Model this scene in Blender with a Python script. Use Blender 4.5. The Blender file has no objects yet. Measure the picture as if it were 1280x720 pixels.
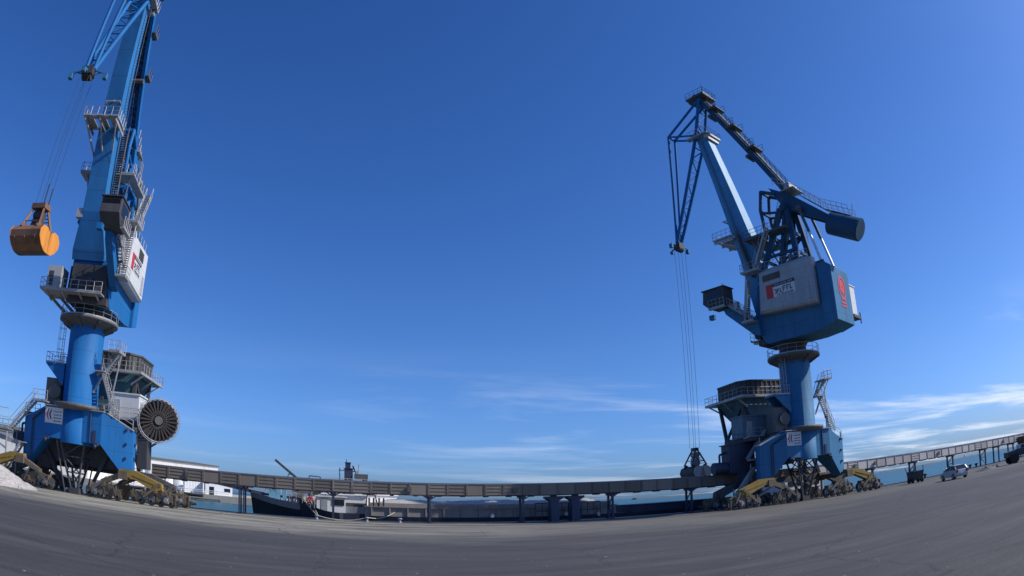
import bpy, math, random
import numpy as np
from mathutils import Vector, Matrix
random.seed(7)
R = math.radians
scene = bpy.context.scene
COL = scene.collection

# ------------------------------------------------------------------ helpers
class MB:
    """collects simple solids and links them as ONE mesh object"""
    def __init__(s):
        s.v = []; s.f = []; s.m = []; s.sm = []; s.g = []; s.ng = 0
    def add(s, vs, fs, mi=0, smooth=False):
        b = len(s.v)
        s.v += [tuple(p) for p in vs]
        for f in fs:
            s.f.append([b + i for i in f]); s.m.append(mi); s.sm.append(smooth); s.g.append(s.ng)
        s.ng += 1
    def box(s, x0, x1, y0, y1, z0, z1, mi=0, M=None):
        vs = [Vector((x, y, z)) for z in (z0, z1) for y in (y0, y1) for x in (x0, x1)]
        if M is not None: vs = [M @ p for p in vs]
        s.add(vs, [(0, 2, 3, 1), (4, 5, 7, 6), (0, 1, 5, 4), (2, 6, 7, 3), (0, 4, 6, 2), (1, 3, 7, 5)], mi)
        return s
    def beam(s, p0, p1, w, h, up=(0, 0, 1), mi=0, w1=None, h1=None):
        p0 = Vector(p0); p1 = Vector(p1); d = (p1 - p0).normalized(); u = Vector(up)
        if abs(d.dot(u.normalized())) > .98: u = Vector((1, 0, 0)) if abs(d.x) < .9 else Vector((0, 1, 0))
        a = d.cross(u).normalized(); b = a.cross(d).normalized()
        vs = []
        for p, ww, hh in ((p0, w, h), (p1, w1 or w, h1 or h)):
            for sa, sb in ((-1, -1), (1, -1), (1, 1), (-1, 1)):
                vs.append(p + a * sa * ww / 2 + b * sb * hh / 2)
        s.add(vs, [(3, 2, 1, 0), (4, 5, 6, 7), (0, 1, 5, 4), (1, 2, 6, 5), (2, 3, 7, 6), (3, 0, 4, 7)], mi)
        return s
    def tube(s, p0, p1, r0, r1=None, n=8, mi=0):
        p0 = Vector(p0); p1 = Vector(p1); r1 = r0 if r1 is None else r1
        d = (p1 - p0).normalized()
        u = Vector((0, 0, 1)) if abs(d.z) < .95 else Vector((1, 0, 0))
        a = d.cross(u).normalized(); b = a.cross(d)
        vs = []
        for p, r in ((p0, r0), (p1, r1)):
            for k in range(n):
                t = 2 * math.pi * k / n
                vs.append(p + (a * math.cos(t) + b * math.sin(t)) * r)
        s.add(vs, [(k, (k + 1) % n, n + (k + 1) % n, n + k) for k in range(n)], mi, n > 5)
        s.add(vs, [tuple(range(n - 1, -1, -1)), tuple(range(n, 2 * n))], mi)
        return s
    def path(s, pts, r, n=6, mi=0):
        for a, b in zip(pts[:-1], pts[1:]): s.tube(a, b, r, n=n, mi=mi)
        return s
    def prism(s, pts, axis, a0, a1, mi=0):
        """pts: 2-D outline; axis 'y' -> pts are (x,z); 'x' -> (y,z); 'z' -> (x,y)"""
        def mk(p, a):
            return {'y': (p[0], a, p[1]), 'x': (a, p[0], p[1]), 'z': (p[0], p[1], a)}[axis]
        n = len(pts)
        vs = [mk(p, a0) for p in pts] + [mk(p, a1) for p in pts]
        s.add(vs, [tuple(range(n - 1, -1, -1)), tuple(range(n, 2 * n))] +
              [(i, (i + 1) % n, n + (i + 1) % n, n + i) for i in range(n)], mi)
        return s
    def loft(s, rings, mi=0, smooth=False, closed_ends=True):
        n = len(rings[0]); vs = [p for r in rings for p in r]; fs = []
        for j in range(len(rings) - 1):
            for i in range(n):
                k = (i + 1) % n
                fs.append((j * n + i, j * n + k, (j + 1) * n + k, (j + 1) * n + i))
        s.add(vs, fs, mi, smooth)
        if closed_ends:
            m = (len(rings) - 1) * n
            s.add(vs, [tuple(range(n - 1, -1, -1)), tuple(range(m, m + n))], mi)
        return s
    def lathe(s, prof, n=32, c=(0, 0), mi=0, smooth=True):
        rings = [[(c[0] + r * math.cos(2 * math.pi * k / n), c[1] + r * math.sin(2 * math.pi * k / n), z) for k in range(n)] for r, z in prof]
        return s.loft(rings, mi, smooth)
    def rail(s, pts, h=1.1, step=1.4, r=.032, closed=False, mi=0, toe=True):
        pts = [Vector(p) for p in pts]
        if closed: pts = pts + [pts[0]]
        up = Vector((0, 0, 1))
        for a, b in zip(pts[:-1], pts[1:]):
            s.tube(a + up * h, b + up * h, r, n=5, mi=mi)
            s.tube(a + up * h * .55, b + up * h * .55, r * .8, n=4, mi=mi)
            if toe: s.beam(a + up * .08, b + up * .08, .03, .16, mi=mi)
            n = max(1, round((b - a).length / step))
            for k in range(n + 1):
                p = a.lerp(b, k / n)
                s.tube(p, p + up * h, r, n=4, mi=mi)
        return s
    def stairs(s, p0, p1, side, w=.8, mi=0, rails=True):
        p0 = Vector(p0); p1 = Vector(p1); sd = Vector(side).normalized() * w / 2
        up = Vector((0, 0, 1))
        for q in (sd, -sd):
            s.beam(p0 + q, p1 + q, .06, .26, mi=mi)
            if rails:
                s.tube(p0 + q + up * 1.0, p1 + q + up * 1.0, .032, n=5, mi=mi)
                for k in range(5):
                    c = p0.lerp(p1, k / 4) + q
                    s.tube(c, c + up * 1.0, .028, n=4, mi=mi)
        n = max(2, int(abs(p1.z - p0.z) / .25))
        run = (p1 - p0); run.z = 0; run = run.normalized() * .14 if run.length > .01 else Vector((0, 0, 0))
        for k in range(n + 1):
            c = p0.lerp(p1, k / n)
            s.beam(c - sd, c + sd, .26 if run.length else .05, .05, mi=mi)
        return s
    def ladder(s, p0, p1, side, w=.55, cage=None, mi=0):
        p0 = Vector(p0); p1 = Vector(p1); sd = Vector(side).normalized() * w / 2
        for q in (sd, -sd): s.tube(p0 + q, p1 + q, .035, n=5, mi=mi)
        n = max(2, int((p1 - p0).length / .35))
        for k in range(n + 1):
            c = p0.lerp(p1, k / n); s.tube(c - sd, c + sd, .022, n=4, mi=mi)
        if cage:
            cg = Vector(cage)
            for k in range(1, n, 3):
                c = p0.lerp(p1, k / n)
                s.path([c + sd, c + sd + cg, c - sd + cg, c - sd], .022, n=4, mi=mi)
            for q in (sd + cg, -sd + cg, cg): s.tube(p0 + q + (p1 - p0) * .15, p1 + q, .02, n=4, mi=mi)
        return s
    def lattice(s, a0, a1, b0, b1, n, r, mi=0):
        a0, a1, b0, b1 = map(Vector, (a0, a1, b0, b1))
        for k in range(n):
            p = a0.lerp(a1, k / n); q = b0.lerp(b1, (k + 1) / n)
            p2 = b0.lerp(b1, k / n); q2 = a0.lerp(a1, (k + 1) / n)
            s.tube(p, p2, r, n=5, mi=mi)
            if k % 2: s.tube(p, q, r, n=5, mi=mi)
            else: s.tube(p2, q2, r, n=5, mi=mi)
        s.tube(a1, b1, r, n=5, mi=mi)
        return s
    def build(s, name, mats, parent=None, rotz=0, loc=None, bevel=0):
        if parent is not None:
            first = None
            for q in s.pieces():
                o = q.link(name, mats, parent, rotz, loc, bevel)
                first = first or o
            return first
        return s.link(name, mats, parent, rotz, loc, bevel)
    def pieces(s):
        """what stands apart becomes a part of its own (largest first)"""
        if s.ng < 2 or s.ng > 1500: return [s]
        v = np.array(s.v); lo = np.full((s.ng, 3), 1e9); hi = -lo
        for f, g in zip(s.f, s.g):
            lo[g] = np.minimum(lo[g], v[f].min(0)); hi[g] = np.maximum(hi[g], v[f].max(0))
        size = (hi - lo).max(1)
        gap = np.maximum(0, np.maximum(lo[:, None] - hi[None], lo[None] - hi[:, None]))
        near = np.sqrt((gap ** 2).sum(2)) <= np.maximum(.02, .5 * np.maximum(size[:, None], size[None])) * .98
        lab = -np.ones(s.ng, int); n = 0
        for i in range(s.ng):
            if lab[i] >= 0: continue
            st = [i]; lab[i] = n
            while st:
                k = st.pop()
                for j in np.nonzero(near[k] & (lab < 0))[0]: lab[j] = n; st.append(int(j))
            n += 1
        if n == 1: return [s]
        out = []
        for c in range(n):
            q = MB(); mp = {}
            for f, m, sm, g in zip(s.f, s.m, s.sm, s.g):
                if lab[g] != c: continue
                nf = []
                for i in f:
                    if i not in mp: mp[i] = len(q.v); q.v.append(s.v[i])
                    nf.append(mp[i])
                q.f.append(nf); q.m.append(m); q.sm.append(sm); q.g.append(0)
            q.ng = 1; out.append(q)
        out.sort(key=lambda q: -len(q.v))
        return out
    def link(s, name, mats, parent=None, rotz=0, loc=None, bevel=0):
        me = bpy.data.meshes.new(name)
        me.from_pydata(s.v, [], s.f)
        if not isinstance(mats, (list, tuple)): mats = [mats]
        for m in mats: me.materials.append(m)
        for p, mi, sm in zip(me.polygons, s.m, s.sm):
            p.material_index = mi; p.use_smooth = sm
        me.update()
        o = bpy.data.objects.new(name, me); COL.objects.link(o)
        if parent is not None: o.parent = parent
        if rotz: o.rotation_euler.z = rotz
        if loc is not None: o.location = loc
        if bevel:
            b = o.modifiers.new('Bevel', 'BEVEL'); b.width = bevel; b.segments = 2; b.limit_method = 'ANGLE'
        return o

def tag(o, label=None, cat=None, group=None, kind=None):
    if label: o['label'] = label
    if cat: o['category'] = cat
    if group: o['group'] = group
    if kind: o['kind'] = kind
    return o
def empty(name, loc, rz=0):
    o = bpy.data.objects.new(name, None); COL.objects.link(o)
    o.location = loc; o.rotation_euler = (0, 0, rz); o.empty_display_size = .5
    return o
def copy_tree(o, parent=None):
    c = o.copy(); COL.objects.link(c); c.parent = parent
    for ch in list(o.children): copy_tree(ch, c)
    return c

# ------------------------------------------------------------------ materials
def nt(m):
    m.use_nodes = True
    t = m.node_tree
    return t, t.nodes, t.links
def paint(name, rgb, rough=.45, metal=0., var=.25, scale=.9, dirt=None, dirt_amt=.35, streak=True, bump=.0, grime=(.05, .045, .04), seam=0, rust=0, each=0, spec=.5):
    """weathered paint: tonal mottling, run-down streaks and spots of dirt or rust"""
    m = bpy.data.materials.new(name); t, N, L = nt(m)
    b = N['Principled BSDF']; b.inputs['Roughness'].default_value = rough; b.inputs['Metallic'].default_value = metal; b.inputs['Specular IOR Level'].default_value = spec
    tc = N.new('ShaderNodeTexCoord')
    mp = N.new('ShaderNodeMapping'); L.new(tc.outputs['Object'], mp.inputs['Vector'])
    mp.inputs['Scale'].default_value = (1, 1, .22 if streak else 1)
    n1 = N.new('ShaderNodeTexNoise'); n1.inputs['Scale'].default_value = scale; n1.inputs['Detail'].default_value = 7; n1.inputs['Roughness'].default_value = .65
    L.new(mp.outputs[0], n1.inputs['Vector'])
    r1 = N.new('ShaderNodeValToRGB'); L.new(n1.outputs['Fac'], r1.inputs[0])
    r1.color_ramp.elements[0].position = .3; r1.color_ramp.elements[1].position = .72
    lo = tuple(c * (1 - var) for c in rgb) + (1,); hi = tuple(min(1, c * (1 + var * .8)) for c in rgb) + (1,)
    r1.color_ramp.elements[0].color = lo; r1.color_ramp.elements[1].color = hi
    mp2 = N.new('ShaderNodeMapping'); L.new(tc.outputs['Object'], mp2.inputs['Vector'])
    mp2.inputs['Scale'].default_value = (3, 3, .5 if streak else 3)
    n2 = N.new('ShaderNodeTexNoise'); n2.inputs['Scale'].default_value = scale * 1.7; n2.inputs['Detail'].default_value = 8; n2.inputs['Roughness'].default_value = .7
    L.new(mp2.outputs[0], n2.inputs['Vector'])
    r2 = N.new('ShaderNodeValToRGB'); L.new(n2.outputs['Fac'], r2.inputs[0])
    r2.color_ramp.elements[0].position = .56; r2.color_ramp.elements[1].position = .76
    r2.color_ramp.elements[1].color = (dirt_amt,) * 3 + (1,); r2.color_ramp.elements[0].color = (0, 0, 0, 1)
    mx = N.new('ShaderNodeMix'); mx.data_type = 'RGBA'
    L.new(r2.outputs[0], mx.inputs[0]); L.new(r1.outputs[0], mx.inputs[6])
    d = dirt or grime; mx.inputs[7].default_value = tuple(d) + (1,)
    out = mx.outputs[2]
    def mth(op, a, b_=None):
        q = N.new('ShaderNodeMath'); q.operation = op
        for i, x in enumerate((a, b_)):
            if x is None: continue
            if isinstance(x, (int, float)): q.inputs[i].default_value = x
            else: L.new(x, q.inputs[i])
        return q.outputs[0]
    def blend(fac, a, col, mode='MIX'):
        q = N.new('ShaderNodeMix'); q.data_type = 'RGBA'; q.blend_type = mode
        if isinstance(fac, (int, float)): q.inputs[0].default_value = fac
        else: L.new(fac, q.inputs[0])
        L.new(a, q.inputs[6])
        if isinstance(col, tuple): q.inputs[7].default_value = col + (1,)
        else: L.new(col, q.inputs[7])
        return q.outputs[2]
    if seam or rust:
        sx = N.new('ShaderNodeSeparateXYZ'); L.new(tc.outputs['Object'], sx.inputs[0])
    if seam:   # welded plate joints
        f1 = mth('GREATER_THAN', mth('FRACT', mth('DIVIDE', mth('ADD', sx.outputs[2], 50.3), seam)), .972)
        f2 = mth('GREATER_THAN', mth('FRACT', mth('DIVIDE', mth('ADD', mth('ADD', sx.outputs[0], mth('MULTIPLY', sx.outputs[1], .37)), 50.7), seam * 1.15)), .98)
        out = blend(mth('MULTIPLY', mth('MAXIMUM', f1, f2), .38), out, (.03, .035, .04))
    if rust:   # run-down rust and grease
        m3 = N.new('ShaderNodeMapping'); L.new(tc.outputs['Object'], m3.inputs['Vector']); m3.inputs['Scale'].default_value = (1.6, 1.6, .16)
        n3 = N.new('ShaderNodeTexNoise'); n3.inputs['Scale'].default_value = 1.5; n3.inputs['Detail'].default_value = 9; n3.inputs['Roughness'].default_value = .75; L.new(m3.outputs[0], n3.inputs['Vector'])
        r3 = N.new('ShaderNodeValToRGB'); L.new(n3.outputs['Fac'], r3.inputs[0]); r3.color_ramp.elements[0].position = .585; r3.color_ramp.elements[1].position = .70; r3.color_ramp.elements[1].color = (rust,) * 3 + (1,)
        out = blend(r3.outputs[0], out, (.085, .055, .04))
    if each:   # every sheet has aged a little differently
        oi = N.new('ShaderNodeObjectInfo'); mr0 = N.new('ShaderNodeMapRange'); L.new(oi.outputs['Random'], mr0.inputs[0]); mr0.inputs[3].default_value = 1 - each; mr0.inputs[4].default_value = 1 + each * .6
        cv = N.new('ShaderNodeCombineColor')
        for i in range(3): L.new(mr0.outputs[0], cv.inputs[i])
        out = blend(1.0, out, cv.outputs[0], 'MULTIPLY')
    L.new(out, b.inputs['Base Color'])
    mr = N.new('ShaderNodeMapRange'); L.new(n2.outputs['Fac'], mr.inputs[0]); mr.inputs[3].default_value = max(.05, rough - .12); mr.inputs[4].default_value = min(1, rough + .25)
    L.new(mr.outputs[0], b.inputs['Roughness'])
    if bump:
        bp = N.new('ShaderNodeBump'); bp.inputs['Strength'].default_value = bump; bp.inputs['Distance'].default_value = .05
        L.new(n2.outputs['Fac'], bp.inputs['Height']); L.new(bp.outputs[0], b.inputs['Normal'])
    return m
M = {}
RUST = (.16, .07, .035)
M['blue'] = paint('crane blue paint', (.013, .138, .375), .55, var=.2, dirt=(.05, .13, .24), dirt_amt=.4, scale=.5, seam=2.4, rust=.35, spec=.22)
M['blue_shade'] = paint('shaded blue paint', (.044, .165, .305), .6, var=.22, dirt=(.08, .12, .16), dirt_amt=.4, scale=.5, seam=2.4, rust=.45, spec=.18)  # same crane paint; the right crane's skylit shade is put into the colour
M['blue_deep_shade'] = paint('deep shade pylon blue', (.022, .075, .14), .5, dirt=(.06, .06, .06), dirt_amt=.4, scale=.5, rust=.4, spec=.25)  # crane blue darkened to put the pylon's shading into the colour
M['boom_glare'] = paint('glare pale boom blue', (.06, .25, .45), .45, dirt=(.10, .18, .25), dirt_amt=.35, scale=.5, seam=3.1, rust=.4)  # boom blue lightened: the glare on its upper face is in the colour
M['boom_mid'] = paint('azure boom paint', (.02, .17, .42), .5, dirt=(.06, .15, .26), dirt_amt=.35, scale=.5, seam=3.1, rust=.4)
M['room_blue'] = paint('blue grey room paint', (.11, .17, .22), .55, var=.2, dirt=(.1, .1, .1), dirt_amt=.4, rust=.4)
M['white'] = paint('white panel paint', (.62, .62, .61), .45, var=.08, dirt=(.30, .27, .24), dirt_amt=.45, seam=1.3, rust=.35)
M['grey_shade_panel'] = paint('grey and shaded white panel paint', (.35, .37, .38), .5, var=.12, dirt=(.2, .18, .16), dirt_amt=.5, seam=1.3, rust=.4)  # grey paint; on the right side room, white with its shade in the colour
M['steel'] = paint('galvanised steel', (.36, .36, .36), .5, metal=.3, var=.25, dirt=(.12, .1, .09), dirt_amt=.5)
M['dark'] = paint('dark dusty steel', (.05, .05, .055), .65, var=.35, dirt=(.14, .12, .10), dirt_amt=.5)
M['machine'] = paint('grey machinery', (.10, .10, .10), .6, var=.4, dirt=(.2, .17, .14), dirt_amt=.5)
M['yellow'] = paint('yellow ochre paint', (.26, .17, .03), .55, var=.3, dirt=(.12, .085, .05), dirt_amt=.6)
M['truck'] = paint('dirty yellow brown bogie', (.135, .105, .07), .65, var=.4, dirt=(.05, .04, .03), dirt_amt=.7)
M['wheel'] = paint('worn wheel steel', (.11, .095, .08), .5, metal=.3, var=.3)
M['orange'] = paint('orange grab paint', (.66, .25, .03), .5, var=.25, scale=1.6, dirt=(.20, .10, .05), dirt_amt=.75, rust=.5)
M['orange_brown'] = paint('scuffed brown grab shell', (.20, .10, .055), .6, var=.35, dirt=(.09, .06, .045), dirt_amt=.7)
M['grab_dark'] = paint('dusty rust brown grab', (.10, .075, .06), .7, var=.35, dirt=(.25, .22, .18), dirt_amt=.4)
M['grab_end'] = paint('sunlit pale grab end', (.68, .62, .55), .6, var=.2)  # end colour whitened to stand in for sunlight
M['glass'] = paint('dark cab glass', (.012, .015, .02), .08, var=.1, dirt_amt=.1)
M['chrome'] = paint('polished piston rod', (.75, .76, .78), .42, metal=.4, var=.05, dirt_amt=.1)
M['red'] = paint('red sign paint', (.55, .03, .03), .45, var=.1, dirt_amt=.1)
M['ink'] = paint('dark sign paint', (.03, .03, .05), .5, var=.1, dirt_amt=.05)
M['hopper'] = paint('dusty hopper plate', (.058, .057, .054), .6, var=.35, dirt=(.14, .13, .11), dirt_amt=.45)
M['hopper_blue'] = paint('dusty teal hopper plate', (.035, .09, .115), .55, var=.3, dirt=(.18, .17, .15), dirt_amt=.5)
M['reel'] = paint('brown reel spokes', (.030, .022, .021), .6, var=.3, dirt=(.08, .045, .03), dirt_amt=.4)
M['panel'] = paint('weathered conveyor sheet', (.20, .17, .138), .6, var=.16, scale=.35, dirt=(.11, .09, .075), dirt_amt=.45, rust=.5, each=.3)
M['panel_pale'] = paint('pale conveyor sheet', (.50, .46, .42), .6, var=.12, scale=.35, dirt=(.17, .14, .12), dirt_amt=.45, rust=.5, each=.22)
M['panel_cap'] = paint('blue grey capping', (.13, .16, .22), .5, var=.2)
M['trestle'] = paint('navy trestle steel', (.03, .04, .075), .55, var=.3, dirt=RUST, dirt_amt=.3)
M['concrete'] = paint('concrete', (.33, .31, .28), .85, var=.2, scale=.6, dirt=(.15, .13, .11), dirt_amt=.5, bump=.2)
M['quaywall'] = paint('far quay concrete', (.42, .38, .31), .85, var=.18, scale=.25, dirt=(.2, .17, .14), dirt_amt=.5)
M['hull'] = paint('navy black hull', (.018, .020, .038), .4, var=.35, dirt=RUST, dirt_amt=.3)
M['bulwark'] = paint('grey bulwark', (.21, .22, .25), .5, var=.2, dirt=RUST, dirt_amt=.3)
M['coaming'] = paint('grey brown coaming', (.28, .26, .25), .55, var=.2, dirt=RUST, dirt_amt=.35, streak=False)
M['sand'] = paint('pale gravel', (.40, .375, .345), .95, var=.3, scale=4.5, dirt=(.3, .27, .24), dirt_amt=.5, streak=False, bump=.6)
M['rope'] = paint('pale mooring rope', (.46, .42, .34), .9, var=.1)
M['cable'] = paint('steel wire rope', (.025, .027, .03), .5, metal=.2, var=.1)
M['roof'] = paint('grey shed roof', (.12, .12, .105), .7, var=.15, scale=.12)
M['shed'] = paint('cream shed wall', (.82, .80, .73), .7, var=.06, scale=.1)
M['rubber'] = paint('black rubber', (.02, .02, .02), .8, var=.2)
M['car'] = paint('silver car paint', (.50, .52, .55), .25, metal=.35, var=.04, dirt=(.4, .4, .4), dirt_amt=.2)
M['white_far'] = paint('bright white cladding', (.82, .82, .80), .6, var=.05, dirt=(.45, .42, .38), dirt_amt=.3)
M['ltblue'] = paint('light blue locker', (.18, .42, .60), .5, var=.1)
M['lamp_red'] = paint('red lens', (.45, .02, .02), .2, var=.05)
M['green'] = paint('dark machine', (.045, .04, .04), .5, var=.3, dirt=(.2, .17, .13), dirt_amt=.5)
M['rock'] = paint('breakwater rock', (.10, .11, .12), .9, var=.3, scale=.05)

def ground_mat():
    m = bpy.data.materials.new('dusty asphalt'); t, N, L = nt(m); b = N['Principled BSDF']
    tc = N.new('ShaderNodeTexCoord')
    def noise(sc, det, rot, scale, ro=.6):
        mp = N.new('ShaderNodeMapping'); L.new(tc.outputs['Object'], mp.inputs['Vector'])
        mp.inputs['Scale'].default_value = sc; mp.inputs['Rotation'].default_value = (0, 0, rot)
        n = N.new('ShaderNodeTexNoise'); n.inputs['Scale'].default_value = scale; n.inputs['Detail'].default_value = det; n.inputs['Roughness'].default_value = ro
        L.new(mp.outputs[0], n.inputs['Vector']); return n.outputs['Fac']
    def ramp(f, a, c0, b_, c1):
        r = N.new('ShaderNodeValToRGB'); L.new(f, r.inputs[0])
        r.color_ramp.elements[0].position = a; r.color_ramp.elements[0].color = c0 + (1,)
        r.color_ramp.elements[1].position = b_; r.color_ramp.elements[1].color = c1 + (1,); return r.outputs[0]
    def mix(f, a, bb, mode='MIX'):
        x = N.new('ShaderNodeMix'); x.data_type = 'RGBA'; x.blend_type = mode
        if isinstance(f, float): x.inputs[0].default_value = f
        else: L.new(f, x.inputs[0])
        L.new(a, x.inputs[6])
        if isinstance(bb, tuple): x.inputs[7].default_value = bb + (1,)
        else: L.new(bb, x.inputs[7])
        return x.outputs[2]
    base = ramp(noise((1, 1, 1), 12, 0, .10, .72), .32, (.037, .035, .031), .72, (.068, .064, .056))
    # patches and tyre-swept streaks running along the quay
    st = ramp(noise((.10, .6, 1), 10, R(5), .8, .72),   .46, (0, 0, 0), .66, (.6, .6, .6))
    c = mix(st, base, (.098, .092, .080))
    st2 = ramp(noise((.16, .9, 1), 10, R(-10), .7, .75), .49, (0, 0, 0), .66, (.65, .65, .65))
    c = mix(st2, c, (.031, .030, .029))
    # narrow tyre marks
    tm = ramp(noise((.035, 2.2, 1), 5, R(2), 1.0, .6), .60, (0, 0, 0), .66, (.55, .55, .55))
    c = mix(tm, c, (.028, .027, .027))
    # pale spilled dust gathered near the rails
    sep = N.new('ShaderNodeSeparateXYZ'); L.new(tc.outputs['Object'], sep.inputs[0])
    wob = N.new('ShaderNodeMath'); wob.operation = 'MULTIPLY_ADD'; L.new(noise((.05, .08, 1), 5, 0, 1.0), wob.inputs[0]); wob.inputs[1].default_value = 26; L.new(sep.outputs[1], wob.inputs[2])
    gy = N.new('ShaderNodeMapRange'); gy.interpolation_type = 'SMOOTHSTEP'; L.new(wob.outputs[0], gy.inputs[0]); gy.inputs[1].default_value = 47; gy.inputs[2].default_value = 63
    gx = N.new('ShaderNodeMapRange'); L.new(sep.outputs[0], gx.inputs[0]); gx.inputs[1].default_value = 34; gx.inputs[2].default_value = -14; gx.inputs[3].default_value = .2
    mu = N.new('ShaderNodeMath'); mu.operation = 'MULTIPLY'; L.new(gy.outputs[0], mu.inputs[0]); L.new(gx.outputs[0], mu.inputs[1])
    dn = noise((.14, .42, 1), 10, R(3), .8, .7)
    mr = N.new('ShaderNodeMapRange'); L.new(dn, mr.inputs[0]); mr.inputs[1].default_value = .33; mr.inputs[2].default_value = .58; mr.inputs[3].default_value = .12
    mu2 = N.new('ShaderNodeMath'); mu2.operation = 'MULTIPLY'; L.new(mu.outputs[0], mu2.inputs[0]); L.new(mr.outputs[0], mu2.inputs[1])
    c = mix(mu2.outputs[0], c, (.33, .305, .235))
    # oil spots, joints and grain
    sp = ramp(noise((1, 1, 1), 6, 0, .55, .8), .63, (0, 0, 0), .70, (.75, .75, .75))
    c = mix(sp, c, (.022, .021, .021))
    sp2 = ramp(noise((1, 1, 1), 6, 0, 2.3, .8), .64, (0, 0, 0), .72, (.6, .6, .6))
    c = mix(sp2, c, (.026, .025, .025))
    vo = N.new('ShaderNodeTexVoronoi'); vo.feature = 'DISTANCE_TO_EDGE'; vo.inputs['Scale'].default_value = .085; vo.inputs['Randomness'].default_value = 1
    wv = N.new('ShaderNodeVectorMath'); wv.operation = 'ADD'; nz_ = N.new('ShaderNodeTexNoise'); nz_.inputs['Scale'].default_value = .8; nz_.inputs['Detail'].default_value = 6; L.new(tc.outputs['Object'], nz_.inputs['Vector'])
    L.new(tc.outputs['Object'], wv.inputs[0]); L.new(nz_.outputs['Color'], wv.inputs[1]); L.new(wv.outputs[0], vo.inputs['Vector'])
    ck = N.new('ShaderNodeMapRange'); L.new(vo.outputs['Distance'], ck.inputs[0]); ck.inputs[1].default_value = .0; ck.inputs[2].default_value = .006; ck.inputs[3].default_value = .75; ck.inputs[4].default_value = 0
    c = mix(ck.outputs[0], c, (.020, .020, .020))
    fine = noise((1, 1, 1), 4, 0, 11.0, .75)
    fr = ramp(fine, .32, (.62, .62, .62), .70, (1.35, 1.35, 1.35))
    c = mix(1.0, c, fr, 'MULTIPLY')
    spk = ramp(noise((1, 1, 1), 2, 0, 4.2, .5), .735, (0, 0, 0), .755, (.8, .8, .8))
    c = mix(spk, c, (.42, .40, .37))
    L.new(c, b.inputs['Base Color']); b.inputs['Roughness'].default_value = .85
    bp = N.new('ShaderNodeBump'); bp.inputs['Strength'].default_value = .35; bp.inputs['Distance'].default_value = .02
    L.new(fine, bp.inputs['Height']); L.new(bp.outputs[0], b.inputs['Normal'])
    return m
def water_mat():
    m = bpy.data.materials.new('harbour water'); t, N, L = nt(m); b = N['Principled BSDF']
    tc = N.new('ShaderNodeTexCoord')
    mp = N.new('ShaderNodeMapping'); L.new(tc.outputs['Object'], mp.inputs['Vector']); mp.inputs['Scale'].default_value = (.5, 1.2, 1)
    n = N.new('ShaderNodeTexNoise'); n.inputs['Scale'].default_value = .8; n.inputs['Detail'].default_value = 6; L.new(mp.outputs[0], n.inputs['Vector'])
    n2 = N.new('ShaderNodeTexNoise'); n2.inputs['Scale'].default_value = .012; n2.inputs['Detail'].default_value = 4; L.new(mp.outputs[0], n2.inputs['Vector'])
    r = N.new('ShaderNodeValToRGB'); L.new(n2.outputs['Fac'], r.inputs[0])
    r.color_ramp.elements[0].position = .35; r.color_ramp.elements[0].color = (.028, .090, .098, 1)
    r.color_ramp.elements[1].position = .7; r.color_ramp.elements[1].color = (.040, .120, .128, 1)
    L.new(r.outputs[0], b.inputs['Base Color'])
    b.inputs['Roughness'].default_value = .32; b.inputs['IOR'].default_value = 1.33; b.inputs['Specular IOR Level'].default_value = .32
    bp = N.new('ShaderNodeBump'); bp.inputs['Strength'].default_value = 1.0; bp.inputs['Distance'].default_value = .35
    L.new(n.outputs['Fac'], bp.inputs['Height']); L.new(bp.outputs[0], b.inputs['Normal'])
    return m
M['ground'] = ground_mat(); M['water'] = water_mat()

# ------------------------------------------------------------------ setting
EDGE = 73.0
g = MB(); g.box(-900, 900, -900, EDGE, -6, 0)
tag(g.build('quay_ground', M['ground']), kind='structure')
w = MB(); w.add([(-30000, -30000, -1.5), (30000, -30000, -1.5), (30000, 30000, -1.5), (-30000, 30000, -1.5)], [(0, 1, 2, 3)])
tag(w.build('sea_water', M['water']), kind='structure')
k = MB(); k.box(-900, 900, EDGE - .55, EDGE + .04, -1.4, .1)
tag(k.build('quay_kerb', M['concrete']), kind='structure')
for yy in (63.9, 69.5):
    r_ = MB(); r_.box(-900, 900, yy - .22, yy + .22, -.05, .004, 1); r_.box(-900, 900, yy - .05, yy + .05, 0, .03, 0)
    tag(r_.build('crane_rail', [M['wheel'], M['dark']]), kind='structure')

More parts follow.
